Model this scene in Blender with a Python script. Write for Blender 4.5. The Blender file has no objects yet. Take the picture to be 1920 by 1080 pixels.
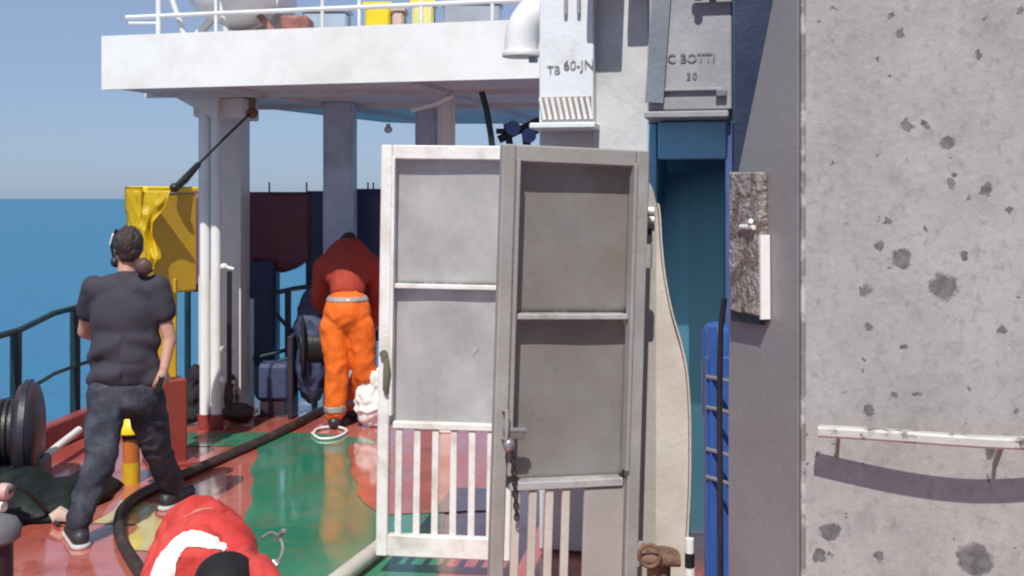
import bpy, bmesh, math, random
from mathutils import Vector, Matrix, Euler, Quaternion, noise
from mathutils.bvhtree import BVHTree
random.seed(7)
sc = bpy.context.scene
C = sc.collection
R = math.radians
# ------------------------------------------------------------------ camera
H = 1.91                      # eye height above the deck
F = 2059.0                    # focal length in photo pixels (1920 wide)
HOR = 372.0                   # horizon row
cd = bpy.data.cameras.new('camera'); cam = bpy.data.objects.new('camera', cd); C.objects.link(cam)
cd.sensor_width = 36.0; cd.lens = F / 1920 * 36.0
cd.shift_y = -(540 - HOR) / 1920
cam.location = (0, 0, H); cam.rotation_euler = (R(90), 0, 0)
cd.clip_start = 0.05; cd.clip_end = 60000
sc.camera = cam
# ------------------------------------------------------------------ sky, sun, exposure
TS = Vector((-0.16, -1.0, 1.31)).normalized()       # direction to the sun
el = math.asin(TS.z); az = math.atan2(TS.x, TS.y)
w = bpy.data.worlds.new('World'); sc.world = w; w.use_nodes = True
nt = w.node_tree; nt.nodes.clear()
sky = nt.nodes.new('ShaderNodeTexSky'); sky.sky_type = 'NISHITA'; sky.sun_disc = False
sky.sun_elevation = el; sky.sun_rotation = az
sky.air_density = 0.72; sky.dust_density = 0.8; sky.ozone_density = 7.5; sky.altitude = 0
bg = nt.nodes.new('ShaderNodeBackground'); bg.inputs['Strength'].default_value = 0.13
wo = nt.nodes.new('ShaderNodeOutputWorld')
veil = nt.nodes.new('ShaderNodeMix'); veil.data_type = 'RGBA'; veil.inputs[0].default_value = .62      # even summer haze over the whole sky
veil.inputs[7].default_value = (3.05, 3.75, 5.05, 1)
nt.links.new(sky.outputs[0], veil.inputs[6]); nt.links.new(veil.outputs[2], bg.inputs['Color']); nt.links.new(bg.outputs[0], wo.inputs['Surface'])
sd = bpy.data.lights.new('sun', 'SUN'); sd.energy = 5.0; sd.angle = R(0.6); sd.color = (1.0, 0.955, 0.875)
sun = bpy.data.objects.new('sun', sd); C.objects.link(sun)
sun.rotation_euler = (-TS).to_track_quat('-Z', 'Y').to_euler(); sun.location = (-4, -10, 14)
sc.cycles.filter_width = 2.1                         # soft phone lens
sc.view_settings.view_transform = 'Standard'; sc.view_settings.look = 'None'
sc.view_settings.exposure = -0.12; sc.view_settings.gamma = 1.0; sc.view_settings.use_curve_mapping = False

# ------------------------------------------------------------------ helpers
def P(px, py, D):
    """point seen at photo pixel (px, py), D metres in front of the camera"""
    return Vector(((px - 960) / F * D, D, H - (py - HOR) / F * D))
def G(px, py, z=0.0):
    """point at height z seen at photo pixel (px, py)"""
    return P(px, py, (H - z) * F / (py - HOR))
YAW = R(12.0)
E1 = Vector((math.cos(YAW), -math.sin(YAW), 0)); E2 = Vector((math.sin(YAW), math.cos(YAW), 0))

class B:
    def __init__(s): s.bm = bmesh.new()
    def box(s, c, size, rot=(0, 0, 0), bev=0.0, seg=1):
        M_ = Matrix.Translation(Vector(c)) @ Euler(rot).to_matrix().to_4x4() @ Matrix.Diagonal((*size, 1))
        r = bmesh.ops.create_cube(s.bm, size=1.0, matrix=M_)
        if bev > 0:
            es = list({e for v in r['verts'] for e in v.link_edges})
            bmesh.ops.bevel(s.bm, geom=es, offset=bev, segments=seg, profile=0.5, affect='EDGES')
        return s
    def bar(s, a, b, wx, wy, up=(0, 0, 1), bev=0.0):
        a = Vector(a); b = Vector(b); d = b - a; z = d.normalized(); u = Vector(up)
        if abs(z.dot(u)) > .98: u = Vector((0, 1, 0))
        x = u.cross(z).normalized(); y = z.cross(x)
        rot = Matrix((x, y, z)).transposed()
        M_ = Matrix.Translation((a + b) / 2) @ rot.to_4x4() @ Matrix.Diagonal((wx, wy, d.length, 1))
        r = bmesh.ops.create_cube(s.bm, size=1.0, matrix=M_)
        if bev > 0:
            es = list({e for v in r['verts'] for e in v.link_edges})
            bmesh.ops.bevel(s.bm, geom=es, offset=bev, segments=1, profile=0.5, affect='EDGES')
        return s
    def cyl(s, a, b, r0, r1=None, n=16, bev=0.0):
        a = Vector(a); b = Vector(b); d = b - a
        M_ = Matrix.Translation((a + b) / 2) @ d.to_track_quat('Z', 'Y').to_matrix().to_4x4()
        r = bmesh.ops.create_cone(s.bm, cap_ends=True, segments=n, radius1=r0, radius2=r0 if r1 is None else r1, depth=d.length, matrix=M_)
        if bev > 0:
            es = [e for e in {e for v in r['verts'] for e in v.link_edges} if any(len(f.verts) > 4 for f in e.link_faces)]
            bmesh.ops.bevel(s.bm, geom=es, offset=bev, segments=2, profile=0.5, affect='EDGES')
        return s
    def tube(s, pts, r, n=10, closed=False, flat=None):
        pts = [Vector(p) for p in pts]; k = len(pts); rings = []
        prev = None
        for i, p in enumerate(pts):
            t = (pts[min(i + 1, k - 1)] - pts[max(i - 1, 0)]).normalized()
            if prev is None:
                u = Vector((0, 0, 1)) if abs(t.z) < .9 else Vector((1, 0, 0))
                x = u.cross(t).normalized()
            else:
                x = (prev - t * prev.dot(t)).normalized()
            y = t.cross(x); prev = x
            rr = r[i] if isinstance(r, (list, tuple)) else r
            ring = []
            for j in range(n):
                a = 2 * math.pi * j / n
                ring.append(s.bm.verts.new(p + x * math.cos(a) * rr * (flat or 1) + y * math.sin(a) * rr))
            rings.append(ring)
        for i in range(k - 1):
            for j in range(n):
                s.bm.faces.new((rings[i][j], rings[i][(j + 1) % n], rings[i + 1][(j + 1) % n], rings[i + 1][j]))
        s.bm.faces.new(list(reversed(rings[0]))); s.bm.faces.new(rings[-1])
        return s
    def prism(s, poly, d):
        """poly: 3D points in order, extruded by vector d"""
        d = Vector(d)
        a = [s.bm.verts.new(Vector(p)) for p in poly]; b = [s.bm.verts.new(Vector(p) + d) for p in poly]
        n = len(a)
        s.bm.faces.new(a); s.bm.faces.new(list(reversed(b)))
        for i in range(n): s.bm.faces.new((a[i], b[i], b[(i + 1) % n], a[(i + 1) % n]))
        bmesh.ops.recalc_face_normals(s.bm, faces=s.bm.faces[:])
        return s
    def lathe(s, prof, base, axis=(0, 0, 1), n=24):
        q = Vector(axis).to_track_quat('Z', 'Y'); base = Vector(base); rings = []
        for (r, h) in prof:
            rings.append([s.bm.verts.new(base + q @ Vector((max(r, 1e-4) * math.cos(2 * math.pi * j / n), max(r, 1e-4) * math.sin(2 * math.pi * j / n), h))) for j in range(n)])
        for i in range(len(rings) - 1):
            for j in range(n):
                s.bm.faces.new((rings[i][j], rings[i][(j + 1) % n], rings[i + 1][(j + 1) % n], rings[i + 1][j]))
        s.bm.faces.new(list(reversed(rings[0]))); s.bm.faces.new(rings[-1])
        return s
    def ball(s, c, r, sub=2, rot=(0, 0, 0)):
        if not isinstance(r, (tuple, list)): r = (r, r, r)
        M_ = Matrix.Translation(Vector(c)) @ Euler(rot).to_matrix().to_4x4() @ Matrix.Diagonal((*r, 1))
        bmesh.ops.create_icosphere(s.bm, subdivisions=sub, radius=1.0, matrix=M_)
        return s
    def jitter(s, amp, sc_, seed=0):
        for v in s.bm.verts:
            v.co += noise.noise_vector(v.co * sc_ + Vector((seed, seed * 2, 0))) * amp
        return s

LOCAL = set()
def settle(o, me, parent, origin):
    """put the object's origin at the base centre of its mesh"""
    if parent is not None and parent.name in LOCAL and origin is None:
        o.parent = parent; return
    if origin is None:
        xs = [v.co for v in me.vertices]
        mn = Vector((min(v.x for v in xs), min(v.y for v in xs), min(v.z for v in xs)))
        mx = Vector((max(v.x for v in xs), max(v.y for v in xs), max(v.z for v in xs)))
        origin = Vector(((mn.x + mx.x) / 2, (mn.y + mx.y) / 2, mn.z))
    origin = Vector(origin)
    me.transform(Matrix.Translation(-origin))
    if parent is not None:
        pw = Vector((0, 0, 0)); q = parent
        while q is not None: pw += q.location; q = q.parent
        o.parent = parent; o.location = origin - pw
    else: o.location = origin

def out(b, name, mat, parent=None, smooth=False, origin=None):
    me = bpy.data.meshes.new(name)
    bmesh.ops.recalc_face_normals(b.bm, faces=b.bm.faces[:])
    b.bm.to_mesh(me); b.bm.free()
    return link(me, name, mat, parent, smooth, origin)
def link(me, name, mat, parent=None, smooth=False, origin=None):
    o = bpy.data.objects.new(name, me); C.objects.link(o)
    me.materials.clear(); me.materials.append(mat)
    if smooth:
        for p in me.polygons: p.use_smooth = True
        if smooth != 'all': me.set_sharp_from_angle(angle=R(40))
    settle(o, me, parent, origin)
    return o
def tag(o, label, cat, group=None):
    o['label'] = label; o['category'] = cat
    if group: o['group'] = group
    return o
def thing(name, label, cat, loc=(0, 0, 0), rot=None, group=None):
    o = bpy.data.objects.new(name, None); C.objects.link(o); o.location = loc
    o.empty_display_size = .1
    if rot is not None: o.rotation_euler = rot; LOCAL.add(o.name)
    return tag(o, label, cat, group)
def structure(o): o['kind'] = 'structure'; return o

# ------------------------------------------------------------------ materials
def base_nodes(name):
    m = bpy.data.materials.new(name); m.use_nodes = True
    t = m.node_tree; p = t.nodes['Principled BSDF']
    return m, t, p, (lambda k: t.nodes.new(k)), t.links.new
def M(name, col, rough=.5, metal=0.0, var=.18, scale=5.0, bump=.12, bscale=45.0, dirt=None, damt=.45, dscale=3.0, dsharp=.12, spec=.5, rvar=.12, stretch=(1, 1, 1)):
    m, t, p, N, L = base_nodes(name)
    tc = N('ShaderNodeTexCoord'); mp = N('ShaderNodeMapping'); mp.inputs['Scale'].default_value = stretch
    L(tc.outputs['Object'], mp.inputs['Vector']); vec = mp.outputs[0]
    oi = N('ShaderNodeObjectInfo')
    n1 = N('ShaderNodeTexNoise'); n1.noise_dimensions = '4D'; n1.inputs['Scale'].default_value = scale; n1.inputs['Detail'].default_value = 6; n1.inputs['Roughness'].default_value = .62
    L(vec, n1.inputs['Vector']); mm = N('ShaderNodeMath'); mm.operation = 'MULTIPLY'; mm.inputs[1].default_value = 37.0; L(oi.outputs['Random'], mm.inputs[0]); L(mm.outputs[0], n1.inputs['W'])
    r1 = N('ShaderNodeMapRange'); r1.inputs[1].default_value = .25; r1.inputs[2].default_value = .75
    r1.inputs[3].default_value = 1 - var; r1.inputs[4].default_value = 1 + var * .55; L(n1.outputs['Fac'], r1.inputs[0])
    mul = N('ShaderNodeMix'); mul.data_type = 'RGBA'; mul.blend_type = 'MULTIPLY'; mul.inputs[0].default_value = 1
    mul.inputs[6].default_value = (*col, 1); L(r1.outputs[0], mul.inputs[7]); cur = mul.outputs[2]
    if dirt is not None:
        n2 = N('ShaderNodeTexNoise'); n2.noise_dimensions = '4D'; n2.inputs['Scale'].default_value = dscale; n2.inputs['Detail'].default_value = 8; n2.inputs['Roughness'].default_value = .68
        L(vec, n2.inputs['Vector']); m2 = N('ShaderNodeMath'); m2.operation = 'MULTIPLY_ADD'; m2.inputs[1].default_value = 23.0; m2.inputs[2].default_value = 5.3; L(oi.outputs['Random'], m2.inputs[0]); L(m2.outputs[0], n2.inputs['W'])
        r2 = N('ShaderNodeMapRange'); th = 1 - damt
        r2.inputs[1].default_value = th - dsharp; r2.inputs[2].default_value = th + dsharp; L(n2.outputs['Fac'], r2.inputs[0])
        mx = N('ShaderNodeMix'); mx.data_type = 'RGBA'; L(r2.outputs[0], mx.inputs[0]); L(cur, mx.inputs[6]); mx.inputs[7].default_value = (*dirt, 1); cur = mx.outputs[2]
    L(cur, p.inputs['Base Color'])
    rr = N('ShaderNodeMapRange'); rr.inputs[1].default_value = .3; rr.inputs[2].default_value = .7; rr.inputs[3].default_value = max(.03, rough - rvar); rr.inputs[4].default_value = min(1, rough + rvar)
    L(n1.outputs['Fac'], rr.inputs[0]); L(rr.outputs[0], p.inputs['Roughness'])
    p.inputs['Metallic'].default_value = metal; p.inputs['Specular IOR Level'].default_value = spec
    if bump > 0:
        n3 = N('ShaderNodeTexNoise'); n3.inputs['Scale'].default_value = bscale; n3.inputs['Detail'].default_value = 5; L(vec, n3.inputs['Vector'])
        bp = N('ShaderNodeBump'); bp.inputs['Strength'].default_value = bump; bp.inputs['Distance'].default_value = .02
        L(n3.outputs['Fac'], bp.inputs['Height']); L(bp.outputs[0], p.inputs['Normal'])
    return m

def capsule(bm, p0, p1, r0, r1, n=14):
    p0 = Vector(p0); p1 = Vector(p1); d = p1 - p0; ln = max(d.length, 1e-4); q = d.to_track_quat('Z', 'Y'); rings = []
    prof = [(r0 * math.sin(a), -r0 * math.cos(a)) for a in (0.15, .5, .9, 1.25, math.pi / 2)] + [(r1 * math.cos(a), ln + r1 * math.sin(a)) for a in (0, .32, .67, 1.07, 1.42)]
    for (r, h) in prof:
        rings.append([bm.verts.new(p0 + q @ Vector((r * math.cos(2 * math.pi * j / n), r * math.sin(2 * math.pi * j / n), h))) for j in range(n)])
    for i in range(len(rings) - 1):
        for j in range(n): bm.faces.new((rings[i][j], rings[i][(j + 1) % n], rings[i + 1][(j + 1) % n], rings[i + 1][j]))
    bm.faces.new(list(reversed(rings[0]))); bm.faces.new(rings[-1])
def fuse(name, prims, voxel, smooth, wr=None, seed=0):
    bm = bmesh.new()
    for pr in prims:
        if pr[0] == 'c': capsule(bm, *pr[1:])
        else:
            rot = pr[3] if len(pr) > 3 else (0, 0, 0)
            M_ = Matrix.Translation(Vector(pr[1])) @ Euler(rot).to_matrix().to_4x4() @ Matrix.Diagonal((*pr[2], 1))
            bmesh.ops.create_icosphere(bm, subdivisions=3, radius=1, matrix=M_)
    me = bpy.data.meshes.new('tmp'); bm.to_mesh(me); bm.free()
    o = bpy.data.objects.new('tmp', me); C.objects.link(o)
    md = o.modifiers.new('r', 'REMESH'); md.mode = 'VOXEL'; md.voxel_size = voxel
    if smooth: ms = o.modifiers.new('s', 'SMOOTH'); ms.factor = .5; ms.iterations = smooth
    dg = bpy.context.evaluated_depsgraph_get(); dg.update()
    r = bpy.data.meshes.new_from_object(o.evaluated_get(dg)); bpy.data.objects.remove(o); bpy.data.meshes.remove(me)
    r.name = name
    if wr:
        nor = [v.normal.copy() for v in r.vertices]
        for v, n_ in zip(r.vertices, nor):
            v.co += n_ * wr(v.co, seed)
    return r
def folds(amp, fx, fz, dirv=(1, 0, .35)):
    dv = Vector(dirv).normalized()
    def f(p, seed):
        q = Vector((p.x * fx, p.y * fx, p.z * fz)) + Vector((seed, seed, 0))
        w1 = noise.noise(q); w2 = noise.noise(q * 2.3 + Vector((3, 1, 2)))
        ridge = 1 - abs(noise.noise(q * 1.4 + Vector((9, 4, 1)))) * 2.2
        return amp * (.7 * w1 + .4 * w2 + .7 * ridge - .35)
    return f
RUST = (.16, .075, .04)
m_gatewhite = M('grimy_white_paint', (.78, .77, .75), .45, dirt=(.50, .45, .39), damt=.4, dscale=5.5, dsharp=.12, var=.12)
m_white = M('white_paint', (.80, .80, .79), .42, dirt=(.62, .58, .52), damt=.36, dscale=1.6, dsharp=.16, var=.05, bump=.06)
m_whiteold = M('old_white_paint', (.74, .73, .70), .5, dirt=(.36, .27, .20), damt=.33, dscale=4.5, dsharp=.07, var=.12)
m_panel = M('galvanised_panel', (.80, .80, .795), .34, dirt=(.47, .465, .455), damt=.47, dscale=3.2, dsharp=.2, var=.14, scale=3, bump=.05, stretch=(1, 1, .8))
m_gategrey = M('sooty_grey_paint', (.36, .355, .35), .42, dirt=(.25, .22, .19), damt=.42, dscale=2.2, dsharp=.22, var=.22, scale=3)
m_gatepanel = M('sooty_panel', (.45, .45, .45), .30, dirt=(.35, .285, .235), damt=.47, dscale=2.6, dsharp=.25, var=.25, scale=2.5, bump=.05)
m_trunk = M('pale_grey_trunk', (.60, .605, .61), .5, dirt=(.38, .36, .34), damt=.36, dscale=2.3, dsharp=.13, var=.12)
m_vent = M('vent_white', (.72, .75, .78), .48, dirt=(.45, .42, .38), damt=.34, dscale=4, dsharp=.1, var=.1)
m_louver = M('louvre_brown', (.34, .25, .19), .6, var=.3)
m_boxgrey = M('lavender_grey_box', (.37, .375, .40), .5, dirt=(.24, .235, .25), damt=.4, dscale=3, dsharp=.15)
m_teal = M('teal_blue_paint', (.22, .54, .76), .4, dirt=(.17, .45, .66), damt=.42, dscale=2, dsharp=.25, var=.2)
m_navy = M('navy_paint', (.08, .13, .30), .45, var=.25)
m_navyshadow = M('navy_shadow', (.022, .038, .085), .45, dirt=(.016, .025, .06), damt=.45, dscale=2.5, dsharp=.2, var=.25)  # navy darkened to stand for shade
m_blue = M('bright_blue_paint', (.035, .10, .34), .4, dirt=(.03, .06, .2), damt=.36, dscale=5)
m_pillar = M('smooth_grey_paint', (.325, .315, .305), .42, dirt=(.185, .178, .17), damt=.5, dscale=1.5, dsharp=.3, var=.15, scale=3, bump=.08)
m_beige = M('cream_paint', (.60, .56, .50), .48, dirt=(.42, .36, .29), damt=.37, dscale=3, dsharp=.2, var=.14)
m_rusty = M('corroded_plate', (.36, .32, .30), .75, dirt=(.15, .11, .09), damt=.48, dscale=26, dsharp=.05, var=.4, scale=30, bump=.9, bscale=70)
m_rustbrown = M('rust_brown', (.24, .13, .085), .8, dirt=(.10, .06, .045), damt=.45, dscale=12, var=.3, bump=.5)
m_black = M('black_rubber', (.018, .018, .02), .45, var=.4, bump=.15)
m_drum = M('winch_black', (.020, .023, .036), .45, dirt=(.075, .03, .035), damt=.36, dscale=3, dsharp=.2, var=.3)
m_darkrail = M('dark_green_rail', (.012, .035, .04), .4, dirt=(.10, .05, .03), damt=.3, dscale=9, var=.3)
m_yellow = M('yellow_paint', (.62, .38, .02), .45, dirt=(.44, .25, .03), damt=.36, dscale=4, dsharp=.12, var=.15)
m_tarpyellow = M('yellow_tarpaulin', (.85, .62, .02), .42, var=.15, bump=.3, bscale=14)
m_maroon = M('maroon_tarpaulin', (.17, .05, .07), .6, var=.3, bump=.4, bscale=12)
m_navytarp = M('navy_tarpaulin', (.045, .06, .13), .6, var=.3, bump=.4, bscale=12)
m_redpaint = M('red_oxide_kerb', (.27, .045, .035), .4, dirt=(.16, .05, .04), damt=.4, dscale=5)
m_greymetal = M('grey_metal', (.32, .32, .33), .35, metal=.5, var=.2)
m_green = None

def deck_mat(name, col, col2, dirt, wet=.1):
    m, t, p, N, L = base_nodes(name)
    geo = N('ShaderNodeNewGeometry'); vec = geo.outputs['Position']
    n1 = N('ShaderNodeTexNoise'); n1.inputs['Scale'].default_value = 1.1; n1.inputs['Detail'].default_value = 7; n1.inputs['Roughness'].default_value = .6; n1.inputs['Distortion'].default_value = .5
    L(vec, n1.inputs['Vector'])
    r = N('ShaderNodeValToRGB'); r.color_ramp.elements[0].position = .36; r.color_ramp.elements[0].color = (*col, 1); r.color_ramp.elements[1].position = .66; r.color_ramp.elements[1].color = (*col2, 1)
    L(n1.outputs['Fac'], r.inputs[0])
    n2 = N('ShaderNodeTexNoise'); n2.inputs['Scale'].default_value = 4.5; n2.inputs['Detail'].default_value = 8; n2.inputs['Roughness'].default_value = .7; L(vec, n2.inputs['Vector'])
    r2 = N('ShaderNodeMapRange'); r2.inputs[1].default_value = .48; r2.inputs[2].default_value = .68; L(n2.outputs['Fac'], r2.inputs[0])
    mx = N('ShaderNodeMix'); mx.data_type = 'RGBA'; L(r2.outputs[0], mx.inputs[0]); L(r.outputs[0], mx.inputs[6]); mx.inputs[7].default_value = (*dirt, 1)
    L(mx.outputs[2], p.inputs['Base Color'])
    n3 = N('ShaderNodeTexNoise'); n3.inputs['Scale'].default_value = 1.7; n3.inputs['Detail'].default_value = 5; L(vec, n3.inputs['Vector'])
    r3 = N('ShaderNodeMapRange'); r3.inputs[1].default_value = .4; r3.inputs[2].default_value = .62; r3.inputs[3].default_value = wet; r3.inputs[4].default_value = .42; L(n3.outputs['Fac'], r3.inputs[0])
    L(r3.outputs[0], p.inputs['Roughness'])
    n4 = N('ShaderNodeTexNoise'); n4.inputs['Scale'].default_value = 7; n4.inputs['Detail'].default_value = 6; L(vec, n4.inputs['Vector'])
    bp = N('ShaderNodeBump'); bp.inputs['Strength'].default_value = .09; bp.inputs['Distance'].default_value = .02; L(n4.outputs['Fac'], bp.inputs['Height']); L(bp.outputs[0], p.inputs['Normal'])
    p.inputs['Coat Weight'].default_value = .85; p.inputs['Coat Roughness'].default_value = .07
    return m
m_deck = deck_mat('wet_red_deck', (.46, .085, .055), (.52, .17, .135), (.34, .085, .06), .06)
m_deckgreen = deck_mat('wet_green_deck', (.025, .21, .115), (.06, .27, .16), (.15, .20, .12), .05)
m_decksheen = deck_mat('grey_sky_sheen', (.20, .24, .30), (.30, .33, .38), (.16, .18, .22))
m_deckyellow = deck_mat('yellow_deck_paint', (.62, .48, .10), (.60, .52, .22), (.40, .26, .14))
m_deckreflect = deck_mat('orange_reflection', (.46, .10, .06), (.48, .15, .11), (.32, .10, .06))

# rough wall paint with flaked spots (positions are those of the flakes on the real wall)
WC = Vector((.694, 2.60, 0))                         # near corner of the wall
def wall_sz(px, py):
    k = (px - 960) / F                               # ray (k*t, t); wall WC + s*E1
    s = (k * WC.y - WC.x) / (E1.x - k * E1.y)
    D = WC.y + s * E1.y
    return s, H - (py - HOR) / F * D
def wall_mat():
    m, t, p, N, L = base_nodes('flaked_grey_wall')
    tc = N('ShaderNodeTexCoord'); vec = tc.outputs['Object']
    def nz(scale, det=6, ro=.6, stretch=None):
        n = N('ShaderNodeTexNoise'); n.inputs['Scale'].default_value = scale; n.inputs['Detail'].default_value = det; n.inputs['Roughness'].default_value = ro
        if stretch:
            mp = N('ShaderNodeMapping'); mp.inputs['Scale'].default_value = stretch; L(vec, mp.inputs[0]); L(mp.outputs[0], n.inputs['Vector'])
        else: L(vec, n.inputs['Vector'])
        return n
    def rng(o, a, b, c=0., d=1.):
        r = N('ShaderNodeMapRange'); r.inputs[1].default_value = a; r.inputs[2].default_value = b; r.inputs[3].default_value = c; r.inputs[4].default_value = d; L(o, r.inputs[0]); return r.outputs[0]
    def mix(f, a, b):
        x = N('ShaderNodeMix'); x.data_type = 'RGBA'
        L(f, x.inputs[0])
        for i, q in ((6, a), (7, b)):
            if isinstance(q, tuple): x.inputs[i].default_value = (*q, 1)
            else: L(q, x.inputs[i])
        return x.outputs[2]
    big = nz(3.2, 7, .65); col = mix(rng(big.outputs['Fac'], .3, .7), (.27, .268, .262), (.39, .386, .376))
    fine = nz(38, 5, .7, (1, 1, .8)); col = mix(rng(fine.outputs['Fac'], .52, .64, 0, .62), col, (.22, .215, .215))
    fine2 = nz(52, 4, .6); col = mix(rng(fine2.outputs['Fac'], .54, .76, 0, .32), col, (.50, .50, .49))
    mid = nz(11, 8, .72); col = mix(rng(mid.outputs['Fac'], .52, .70, 0, .6), col, (.20, .198, .195))
    warm = nz(5.5, 3); col = mix(rng(warm.outputs['Fac'], .60, .78, 0, .22), col, (.42, .37, .34))
    # random small flakes
    dn = nz(24, 4, .7); dv = N('ShaderNodeVectorMath'); dv.operation = 'SCALE'; dv.inputs['Scale'].default_value = .05
    dsub = N('ShaderNodeVectorMath'); dsub.operation = 'SUBTRACT'; dsub.inputs[1].default_value = (.5, .5, .5); L(dn.outputs['Color'], dsub.inputs[0]); L(dsub.outputs[0], dv.inputs[0])
    da = N('ShaderNodeVectorMath'); da.operation = 'ADD'; L(vec, da.inputs[0]); L(dv.outputs[0], da.inputs[1])
    fl = None
    for (vs, r0, r1) in ((15, .06, .17), (30, .05, .22)):
        v = N('ShaderNodeTexVoronoi'); v.inputs['Scale'].default_value = vs; L(da.outputs[0], v.inputs['Vector'])
        sep = N('ShaderNodeSeparateColor'); L(v.outputs['Color'], sep.inputs[0])
        rad = rng(sep.outputs[0], .6, 1.0, 0.0, r1)
        lt = N('ShaderNodeMath'); lt.operation = 'SUBTRACT'; L(rad, lt.inputs[0]); L(v.outputs['Distance'], lt.inputs[1])
        s = rng(lt.outputs[0], 0, .05)
        if fl is None: fl = s
        else:
            mxx = N('ShaderNodeMath'); mxx.operation = 'MAXIMUM'; L(fl, mxx.inputs[0]); L(s, mxx.inputs[1]); fl = mxx.outputs[0]
    spots = [(1768, 540, 27), (1692, 488, 20), (1650, 460, 10), (1782, 346, 10), (1850, 356, 11), (1893, 396, 7), (1700, 236, 12), (1735, 232, 9), (1778, 268, 12),
             (1620, 548, 11), (1696, 650, 7), (1630, 612, 10), (1806, 480, 9), (1858, 852, 13), (1556, 996, 19), (1536, 1046, 14), (1828, 1050, 32), (1630, 770, 11),
             (1832, 102, 7), (1850, 36, 6), (1688, 62, 10), (1916, 22, 7), (1718, 740, 6), (1584, 738, 7), (1650, 1046, 12), (1880, 620, 8), (1664, 415, 8)]
    for (x, y, r) in spots:
        s, z = wall_sz(x, y); rr = r * 2.5 / F
        ds = N('ShaderNodeVectorMath'); ds.operation = 'DISTANCE'; L(da.outputs[0], ds.inputs[0]); ds.inputs[1].default_value = (s, 0, z)
        q = rng(ds.outputs['Value'], rr * 1.12, rr * .85)
        mxx = N('ShaderNodeMath'); mxx.operation = 'MAXIMUM'; L(fl, mxx.inputs[0]); L(q, mxx.inputs[1]); fl = mxx.outputs[0]
    spotcol = mix(rng(fine.outputs['Fac'], .4, .6), (.09, .09, .095), (.165, .162, .16))
    col = mix(fl, col, spotcol)
    L(col, p.inputs['Base Color']); p.inputs['Roughness'].default_value = .62
    hm = N('ShaderNodeMath'); hm.operation = 'SUBTRACT'; L(fine2.outputs['Fac'], hm.inputs[0]); L(fl, hm.inputs[1])
    bp = N('ShaderNodeBump'); bp.inputs['Strength'].default_value = .3; bp.inputs['Distance'].default_value = .006; L(hm.outputs[0], bp.inputs['Height']); L(bp.outputs[0], p.inputs['Normal'])
    return m
m_wall = wall_mat()

def sea_mat():
    m, t, p, N, L = base_nodes('sea_water')
    geo = N('ShaderNodeNewGeometry')
    p.inputs['Base Color'].default_value = (.028, .165, .30, 1); p.inputs['Roughness'].default_value = .38; p.inputs['IOR'].default_value = 1.33
    hs = []
    for (sx, sy, w_) in ((.35, .9, 1.0), (1.2, 2.6, .35), (.05, .12, 2.0)):
        mp = N('ShaderNodeMapping'); mp.inputs['Scale'].default_value = (sx, sy, 1); L(geo.outputs['Position'], mp.inputs[0])
        n = N('ShaderNodeTexNoise'); n.inputs['Scale'].default_value = 1; n.inputs['Detail'].default_value = 4; L(mp.outputs[0], n.inputs['Vector'])
        q = N('ShaderNodeMath'); q.operation = 'MULTIPLY'; q.inputs[1].default_value = w_; L(n.outputs['Fac'], q.inputs[0]); hs.append(q.outputs[0])
    a = N('ShaderNodeMath'); L(hs[0], a.inputs[0]); L(hs[1], a.inputs[1]); b = N('ShaderNodeMath'); L(a.outputs[0], b.inputs[0]); L(hs[2], b.inputs[1])
    bp = N('ShaderNodeBump'); bp.inputs['Strength'].default_value = .9; bp.inputs['Distance'].default_value = .5; L(b.outputs[0], bp.inputs['Height']); L(bp.outputs[0], p.inputs['Normal'])
    return m
m_sea = sea_mat()

# ------------------------------------------------------------------ setting: sea and ship's deck
SEA = -7.0
b = B(); S_ = 25000
b.bm.faces.new([b.bm.verts.new(v) for v in ((-S_, -S_, SEA), (S_, -S_, SEA), (S_, S_, SEA), (-S_, S_, SEA))])
structure(out(b, 'sea', m_sea, origin=(0, 0, SEA)))
# hull block under the deck
plan = [(-3.62, -4), (-3.62, 8.2), (-3.5, 9.6), (-3.25, 10.45), (4.5, 10.45), (4.5, -4)]
structure(out(B().prism([(x, y, -9) for x, y in plan], (0, 0, 9)), 'deck', m_deck, origin=(0, 0, 0)))
def sheet(name, pts, mat, z, wob=.02, step=.12, seed=1):
    """painted zone or painted reflection: a thin sheet with a hand-painted, slightly wavering edge"""
    res = []
    for i, p in enumerate(pts):
        a = Vector((*p, 0)); c = Vector((*pts[(i + 1) % len(pts)], 0)); n = max(1, int((c - a).length / step))
        for k in range(n):
            q = a.lerp(c, k / n); v = noise.noise_vector(q * 3 + Vector((seed, 0, seed))) * wob * 2
            res.append((q.x + v.x, q.y + v.y, z))
    b = B(); b.bm.faces.new([b.bm.verts.new(q) for q in res]); bmesh.ops.triangulate(b.bm, faces=b.bm.faces[:])
    for f in b.bm.faces:
        if f.normal.z < 0: f.normal_flip()
    me = bpy.data.meshes.new(name); b.bm.to_mesh(me); b.bm.free()
    return structure(link(me, name, mat, None, False, (0, 0, 0)))
g2 = lambda x, y: tuple(G(x, y).xy)
sheet('deck_green_walkway', [g2(340, 812), g2(600, 812), g2(720, 830), g2(840, 900), g2(800, 1200), g2(440, 1200), g2(462, 1000), g2(474, 905), g2(480, 838), g2(345, 838)], m_deckgreen, .004)
sheet('deck_orange_reflection', [g2(652, 836), g2(900, 822), g2(960, 960), g2(715, 968), g2(664, 930)], m_deckreflect, .008, .025, .1, 3)  # orange worker's reflection in the wet deck, put into the colour
sheet('deck_sky_sheen', [(-2.9, 9.62), (.6, 9.55), (.6, 10.43), (-2.9, 10.43)], m_decksheen, .004)  # pale sky reflection on the far deck, painted as grey-blue
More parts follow.
